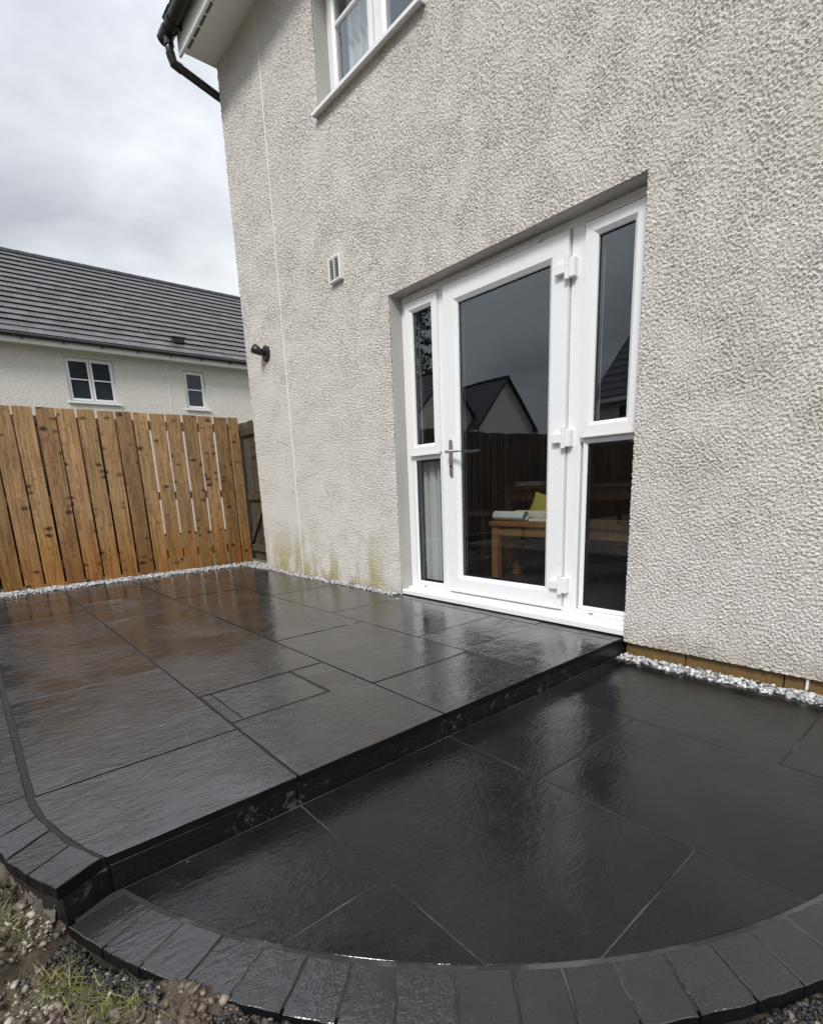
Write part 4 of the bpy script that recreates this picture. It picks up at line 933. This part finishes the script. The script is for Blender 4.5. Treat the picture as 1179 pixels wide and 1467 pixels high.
mb = MB(); mb.tube([(.385, NY0 - 2.1, EZ2 + .165), (.385, NY1 - 1.9, EZ2 + .165)], .056, 12); gut2 = mb.build('gutter', M['black_plastic'], nh)
for k in range(20): MB().cbox(.322, .40, -7 + k * .9, -7 + k * .9 + .035, EZ2 + .075, EZ2 + .13, .004).build('gutter_bracket', M['black_plastic'], gut2)
def far_window(y0, y1, z0, z1, lights):
    o_ = -.075
    w = frame_ring2(MB(), y0 + .002, y1 - .002, z0 + .002, z1 - .002, .06, o_, -.16).build('window', M['upvc'], nh)
    n = lights; span = (y1 - y0 - .08) / n
    for k in range(n):
        a = y0 + .04 + k * span; b = a + span
        frame_ring2(MB(), a + .008, b - .008, z0 + .045, z1 - .045, .055, o_ + .018, o_ - .07).build('window_frame', M['upvc'], w)
        zm = (z0 + z1) / 2 + .02
        for (u0, u1) in ((z0 + .10, zm - .012), (zm + .012, z1 - .10)): MB().box(o_ - .03, o_ - .022, a + .063, b - .063, u0 - .013, u1 + .013).build('pane', M['far_glass'], w)
        MB().cbox(o_ - .021, o_ + .008, a + .061, b - .061, zm - .016, zm + .016, .003).build('glazing_bar', M['upvc'], w)
    MB().cbox(-.10, .055, y0 - .06, y1 + .06, z0 - .05, z0 - .002, .006).build('window_sill', M['upvc'], w)
def frame_ring2(mb, y0, y1, z0, z1, w, xf, xb):
    mb.cbox(xb, xf, y0, y0 + w, z0, z1, .004).cbox(xb, xf, y1 - w, y1, z0, z1, .004).cbox(xb, xf - .001, y0 + w, y1 - w, z0, z0 + w, .004).cbox(xb, xf - .001, y0 + w, y1 - w, z1 - w, z1, .004); return mb
far_window(0.40 - 2, 1.60 - 2, 3.50, 4.66, 2); far_window(3.52 - 2, 4.17 - 2, 3.50, 4.62, 1)
MB().box(-.02, .012, 3.04 - 2, 3.065 - 2, 0, EZ2).build('movement_joint', M['upvc_dull'], nh)
d = 1.9 * gauge * math.cos(p2)
MB().cbox(EY - d - .06, EY - d + .10, 3.42 - 2, 3.74 - 2, rz(d) + .03, rz(d) + .20, .015).cbox(EY - d - .12, EY - d + .13, 3.39 - 2, 3.77 - 2, rz(d) + .17, rz(d) + .21, .008).build('roof_vent', M['black_plastic'], nh)

# ================================================================== HOUSES AND TREE REFLECTED IN THE GLASS (behind the photographer)
def bg_house(name, loc, L, Wd, eave, rise, ridge_x, label, rows=16, wins=()):
    """ridge along local x (if ridge_x) of length L, depth Wd; centred at loc"""
    h_ = tag(empty(name, loc, 0 if ridge_x else math.pi / 2), label, 'house')
    hw = Wd / 2; mb = MB()
    mb.add([(-L / 2, -hw, -.4), (L / 2, -hw, -.4), (L / 2, hw, -.4), (-L / 2, hw, -.4), (-L / 2, -hw, eave), (L / 2, -hw, eave), (L / 2, hw, eave), (-L / 2, hw, eave), (-L / 2, 0, eave + rise - .05), (L / 2, 0, eave + rise - .05)],
        [(0, 3, 2, 1), (0, 1, 5, 4), (2, 3, 7, 6), (1, 2, 6, 9, 5), (3, 0, 4, 8, 7), (4, 5, 9, 8), (6, 7, 8, 9)]); mb.build('wall', M['render_far'], h_)
    mb = MB(); ov = .35; sl = rise / hw; xo = L / 2 + .18
    for sgn in (-1, 1):
        for r in range(rows):
            a0 = (hw + ov) * (1 - r / rows); a1 = (hw + ov) * (1 - (r + 1.1) / rows)
            z0 = eave + rise - a0 * sl + .05; z1 = eave + rise - a1 * sl + .05
            mb.add([(-xo, sgn * a0, z0 - .02), (xo, sgn * a0, z0 - .02), (xo, sgn * a1, z1 - .03), (-xo, sgn * a1, z1 - .03), (-xo, sgn * a0, z0 + .05), (xo, sgn * a0, z0 + .05), (xo, sgn * a1, z1 + .01), (-xo, sgn * a1, z1 + .01)],
                [(0, 1, 2, 3), (4, 7, 6, 5), (0, 4, 5, 1), (2, 6, 7, 3), (1, 5, 6, 2), (0, 3, 7, 4)])
    rf = mb.build('roof', M['tile'], h_)
    MB().tube([(-xo, 0, eave + rise + .06), (xo, 0, eave + rise + .06)], .12, 8).build('ridge_tile', M['tile_dark'], rf)
    for sgn in (-1, 1):
        for e_ in (-1, 1):
            mb = MB(); x = e_ * (xo + .01); mb.add([(x, sgn * (hw + ov), eave - ov * sl - .06), (x, 0, eave + rise - .06), (x, 0, eave + rise + .08), (x, sgn * (hw + ov), eave - ov * sl + .08), (x + e_ * .03, sgn * (hw + ov), eave - ov * sl - .06), (x + e_ * .03, 0, eave + rise - .06), (x + e_ * .03, 0, eave + rise + .08), (x + e_ * .03, sgn * (hw + ov), eave - ov * sl + .08)],
                [(0, 1, 2, 3), (4, 7, 6, 5), (0, 4, 5, 1), (1, 5, 6, 2), (2, 6, 7, 3), (3, 7, 4, 0)]); mb.build('barge_board', M['black_plastic'], h_)
        MB().cbox(-xo, xo, sgn * (hw + ov) - .02, sgn * (hw + ov) + .02, eave - ov * sl - .14, eave - ov * sl + .02, .004).build('fascia_board', M['upvc_dull'], h_)
    for (x, z, w, hh, sgn) in wins:
        f = MB(); y = sgn * hw; f.cbox(x - w / 2, x + w / 2, min(y, y + sgn * .03), max(y, y + sgn * .03), z, z + hh, .004); wo_ = f.build('window', M['upvc'], h_)
        for k in (0, 1): MB().box(x - w / 2 + .08 + k * (w / 2 - .02), x - .06 + k * (w / 2 - .02), y + sgn * .031, y + sgn * .034, z + .08, z + hh - .08).build('pane', M['far_glass'], wo_)
    return h_
bg_house('house_with_gable', (-23.0, -25.8, 0), 10.6, 5.4, 4.55, 2.95, True, 'cream house with steep dark roof and plain gable, reflected in the patio door glass', 14)
bg_house('house_behind_garden', (1.2, -21.4, 0), 15.2, 7.4, 4.25, 3.5, True, 'wide house with dark tiled roof, reflected in the right hand narrow glass', 12, ((-6.2, 2.6, 1.2, 1.1, 1), (-2.5, 2.6, 1.2, 1.1, 1), (3.2, 2.6, 1.2, 1.1, 1)))
bg_house('terraced_house', (-22.5, -21.0, 0), 8.0, 6.4, 4.3, 3.3, True, 'terraced house with grey roof, reflected low in the left hand narrow glass', 14)
def tree(loc, hgt, crown_r, label, seed):
    rg = random.Random(seed); t_ = tag(empty('conifer_tree', loc), label, 'tree')
    mb = MB().tube([(0, 0, -.4), (.05, 0, hgt * .35), (0, .08, hgt * .7), (.04, 0, hgt * .98)], [.22, .17, .10, .02], 8)
    br = []
    for k in range(46):
        z = hgt * (.22 + .74 * (k / 46)); a = k * 2.399; L = crown_r * (1.02 - .8 * (k / 46)) * rg.uniform(.7, 1.15)
        p0 = Vector((0, 0, z)); p1 = Vector((math.cos(a) * L, math.sin(a) * L, z - L * .18 + rg.uniform(-.1, .2))); mb.tube([p0, (p0 + p1) / 2 + Vector((0, 0, .08)), p1], [.04, .03, .012], 5); br.append((p0, p1))
    mb.build('trunk', M['fence_dark'], t_)
    vs, fs = [], []
    for p0, p1 in br:
        for _ in range(58):
            t = rg.uniform(.25, 1.05); c = p0.lerp(p1, t) + Vector((rg.gauss(0, .22), rg.gauss(0, .22), rg.gauss(-.06, .14))); s_ = rg.uniform(.10, .24)
            u = Vector((rg.gauss(0, 1), rg.gauss(0, 1), rg.gauss(0, .7))).normalized(); w = u.cross(Vector((rg.gauss(0, 1), rg.gauss(0, 1), rg.gauss(0, 1)))).normalized()
            o = len(vs); vs += [tuple(c - u * s_), tuple(c + w * s_ * .35), tuple(c + u * s_), tuple(c - w * s_ * .35)]; fs.append((o, o + 1, o + 2, o + 3))
    me = bpy.data.meshes.new('crown'); me.from_pydata(vs, [], fs); link('crown', me, M['leaf'], t_)
M['leaf'] = simple('dark_conifer_foliage', (0.035, 0.055, 0.028), 0.6, nscale=1.2, namp=.5)
tree((-27.6, -27.3, 0), 15.5, 3.2, 'tall loose conifer behind the terraced roof, reflected in the left hand narrow glass', 5)
mb = MB(); N = 64
for k in range(N):
    a0, a1 = 2 * math.pi * k / N, 2 * math.pi * (k + 1) / N; f = lambda a: 14 + 5 * math.sin(3 * a + 1) + 3 * math.sin(7 * a); R_ = 420
    mb.quad((R_ * math.cos(a0), R_ * math.sin(a0), -1), (R_ * math.cos(a1), R_ * math.sin(a1), -1), (1.25 * R_ * math.cos(a1), 1.25 * R_ * math.sin(a1), f(a1)), (1.25 * R_ * math.cos(a0), 1.25 * R_ * math.sin(a0), f(a0)))
tag(mb.build('hills', M['ground']), kind='structure')

# ================================================================== ROOM BEHIND THE GLASS
M['floor_wood'] = simple('dark_laminate', (0.05, 0.043, 0.037), 0.35, nscale=4, namp=.3)
M['dark_oak'] = mat_wood('dark_table_wood', (0.10, 0.045, 0.018), (0.17, 0.085, 0.035), (0.05, 0.02, 0.01), None, (0.3, 0.45))
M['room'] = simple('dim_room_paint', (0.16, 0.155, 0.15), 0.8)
mb = MB(); mb.box(0.29, 8.7, 0.31, 5.2, 0.0, 0.07); mb.build('room_floor', M['floor_wood'], house)
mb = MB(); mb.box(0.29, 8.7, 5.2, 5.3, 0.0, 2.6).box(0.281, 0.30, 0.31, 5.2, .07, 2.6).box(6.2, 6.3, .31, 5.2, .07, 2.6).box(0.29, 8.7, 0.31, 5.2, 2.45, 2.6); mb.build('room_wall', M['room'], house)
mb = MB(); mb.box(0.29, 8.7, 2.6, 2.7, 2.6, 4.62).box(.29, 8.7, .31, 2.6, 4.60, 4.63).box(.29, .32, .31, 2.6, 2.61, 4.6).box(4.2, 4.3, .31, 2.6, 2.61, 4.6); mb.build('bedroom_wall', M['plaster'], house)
M['cloth'] = simple('pale_curtain', (0.78, 0.78, 0.76), 0.9, nscale=10, namp=.06)
def curtain(x0, x1, y, z0, z1, label):
    mb = MB(); n = 70; pts = [(x0 + (x1 - x0) * k / n, y + .028 * math.sin(k * .62) + .01 * math.sin(k * 1.7)) for k in range(n + 1)]
    lo = [(p[0], p[1], z0) for p in pts] + [(p[0], p[1] + .004, z0) for p in pts[::-1]]; hi = [(p[0], p[1], z1) for p in pts] + [(p[0], p[1] + .004, z1) for p in pts[::-1]]; m = len(lo)
    mb.add(lo + hi, [tuple(range(m))[::-1], tuple(range(m, 2 * m))] + [(i, (i + 1) % m, m + (i + 1) % m, m + i) for i in range(m)]); tag(mb.build('curtain', M['cloth']), label, 'curtain')
curtain(2.10, 2.66, 0.215, 0.09, 1.03, 'pale grey curtain hanging inside behind the lower left narrow pane')
curtain(1.72, 2.18, 0.215, 3.3, 4.5, 'white net curtain close behind the panes of the upstairs window')
bench = tag(empty('wooden_bench', (2.66, 0.62, 0.07)), 'golden wooden bench just inside the patio door carrying paper rolls', 'bench')
MB().cbox(0, 1.55, 0, .36, .415, .455, .006).build('seat', M['oak'], bench)
for x in (.015, 1.475):
    for y in (.015, .285): MB().cbox(x, x + .06, y, y + .06, 0, .414, .004).build('leg', M['oak'], bench)
MB().cbox(.076, 1.474, .025, .045, .345, .414, .003).build('apron', M['oak'], bench); MB().cbox(.076, 1.474, .315, .335, .345, .414, .003).build('apron', M['oak'], bench)
M['paper'] = simple('white_paper', (0.74, 0.74, 0.72), 0.7, namp=.04)
M['paper_cream'] = simple('cream_paper', (0.66, 0.62, 0.48), 0.7, namp=.06)
def roll(name, p0, p1, r, mat, label):
    mb = MB(); p0, p1 = Vector(p0), Vector(p1); d = (p1 - p0).normalized(); u = d.cross(Vector((0, 0, 1))).normalized(); w = u.cross(d); n = 64; prof = []
    for k in range(n + 1):
        a = k / n * 6 * math.pi; rr_ = r * (1 - .42 * (1 - k / n)); prof.append((rr_ * math.cos(a), rr_ * math.sin(a)))
    prof = prof + [(x * (1 - .0012 / r), y * (1 - .0012 / r)) for x, y in prof[::-1]]; m = len(prof)
    mb.add([tuple(p0 + u * x + w * y) for x, y in prof] + [tuple(p1 + u * x + w * y) for x, y in prof], [(i, (i + 1) % m, m + (i + 1) % m, m + i) for i in range(m)])
    tag(mb.build(name, M[mat], None, True), label, 'paper roll')
BZ = 0.07 + .456
roll('paper_roll', (2.665, .700, BZ + .039), (2.99, .655, BZ + .039), .038, 'paper', 'front white paper roll lying on the bench end')
roll('paper_roll', (2.80, .79, BZ + .040), (3.12, .75, BZ + .040), .039, 'paper_cream', 'cream paper roll behind the front white roll on the bench')
bk = tag(empty('book', (3.01, .66, BZ)), 'flat cream book lying on the bench beside the rolls', 'book')
MB().cbox(0, .30, 0, .10, 0, .022, .002).build('cover', M['paper_cream'], bk); MB().cbox(.003, .297, -.001, .09, .004, .018, .001).build('pages', M['paper'], bk)
M['yellow'] = simple('yellow_fabric', (0.40, 0.36, 0.06), 0.75, namp=.15, bump=.004, bscale=30)
def cushion(loc, sx_, sz_, th, rot, label):
    mb = MB(); n = 14
    for side in (1, -1):
        o = len(mb.v)
        for i in range(n + 1):
            for j in range(n + 1):
                u, v = i / n * 2 - 1, j / n * 2 - 1; e_ = (1 - abs(u) ** 3) * (1 - abs(v) ** 3); k = 1 - .08 * (u * u * v * v)
                mb.v.append((u * sx_ / 2 * (1 - .06 * (1 - v * v)), side * th / 2 * e_ ** .5, v * sz_ / 2 * (1 - .06 * (1 - u * u))))
        for i in range(n):
            for j in range(n):
                q = (o + i * (n + 1) + j, o + (i + 1) * (n + 1) + j, o + (i + 1) * (n + 1) + j + 1, o + i * (n + 1) + j + 1); mb.f.append(q if side < 0 else q[::-1])
    o = mb.build('cushion', M['yellow'], None, True, loc); o.rotation_euler = rot; tag(o, label, 'cushion')
cushion((2.99, .93, BZ + .085), .30, .19, .10, (math.radians(-18), math.radians(14), math.radians(6)), 'yellow cushion leaning at the back of the bench behind the paper rolls')
tbl = tag(empty('dining_table', (2.20, 1.30, 0.07)), 'wooden dining table in the dim room behind the bench', 'table')
MB().cbox(0, 1.9, 0, .95, .675, .71, .006).build('tabletop', M['dark_oak'], tbl); MB().cbox(.08, 1.82, .04, .065, .58, .674, .003).build('apron', M['dark_oak'], tbl)
for x in (.03, 1.79):
    for y in (.03, .84): MB().cbox(x, x + .08, y, y + .08, 0, .674, .004).build('leg', M['dark_oak'], tbl)
TZ = .07 + .711
for k, (dx, dz, mt, lab) in enumerate(((0.0, 0.0, 'paper', 'lowest pale magazine of the pile on the dining table'), (.02, .012, 'paper_cream', 'middle cream magazine of the pile on the dining table'), (-.01, .024, 'paper', 'topmost white magazine of the pile on the dining table'))):
    m_ = tag(empty('magazine', (2.34 + dx, 1.34, TZ + dz)), lab, 'magazine', 'magazines piled on the dining table')
    MB().cbox(0, .30, 0, .21, 0, .0105, .001).build('cover', M[mt], m_); MB().cbox(.002, .298, -.001, .2, .002, .0085, .0005).build('pages', M['paper'], m_)
M['grey_fabric'] = simple('dark_grey_fabric', (0.09, 0.09, 0.085), 0.85, namp=.1)
ch = tag(empty('dining_chair', (2.02, 1.30, .07), math.radians(90)), 'grey upholstered chair at the left end of the dining table', 'chair')
MB().cbox(0, .44, 0, .44, .42, .48, .02).build('seat', M['grey_fabric'], ch)
mb = MB(); mb.add([(0, .44, .40), (.44, .44, .40), (.44, .50, .40), (0, .50, .40), (.02, .53, .93), (.42, .53, .93), (.42, .57, .93), (.02, .57, .93)], [(3, 2, 1, 0), (4, 5, 6, 7), (0, 1, 5, 4), (1, 2, 6, 5), (2, 3, 7, 6), (3, 0, 4, 7)]); mb.build('backrest', M['grey_fabric'], ch)
for x in (.02, .38):
    for y in (.02, .38): MB().cbox(x, x + .04, y, y + .04, 0, .42, .003).build('leg', M['dark_oak'], ch)
jar = tag(empty('glass_jar', (3.78, .82, BZ)), 'slim clear jar holding thin white sticks behind the lower right pane', 'jar')
MB().tube([(0, 0, 0), (0, 0, .01), (.0, 0, .14), (0, 0, .155), (0, 0, .16)], [.03, .034, .034, .026, .026], 18).build('body', simple('greenish_glass', (.30, .33, .25), .1), jar, True)
for k in range(4): MB().tube([(.004 * k - .006, .003 * (k % 2), .10), (.022 + .014 * k, .006 * k - .01, .30 + .01 * (k % 2))], .0035, 8).build('stick', M['paper'], jar)
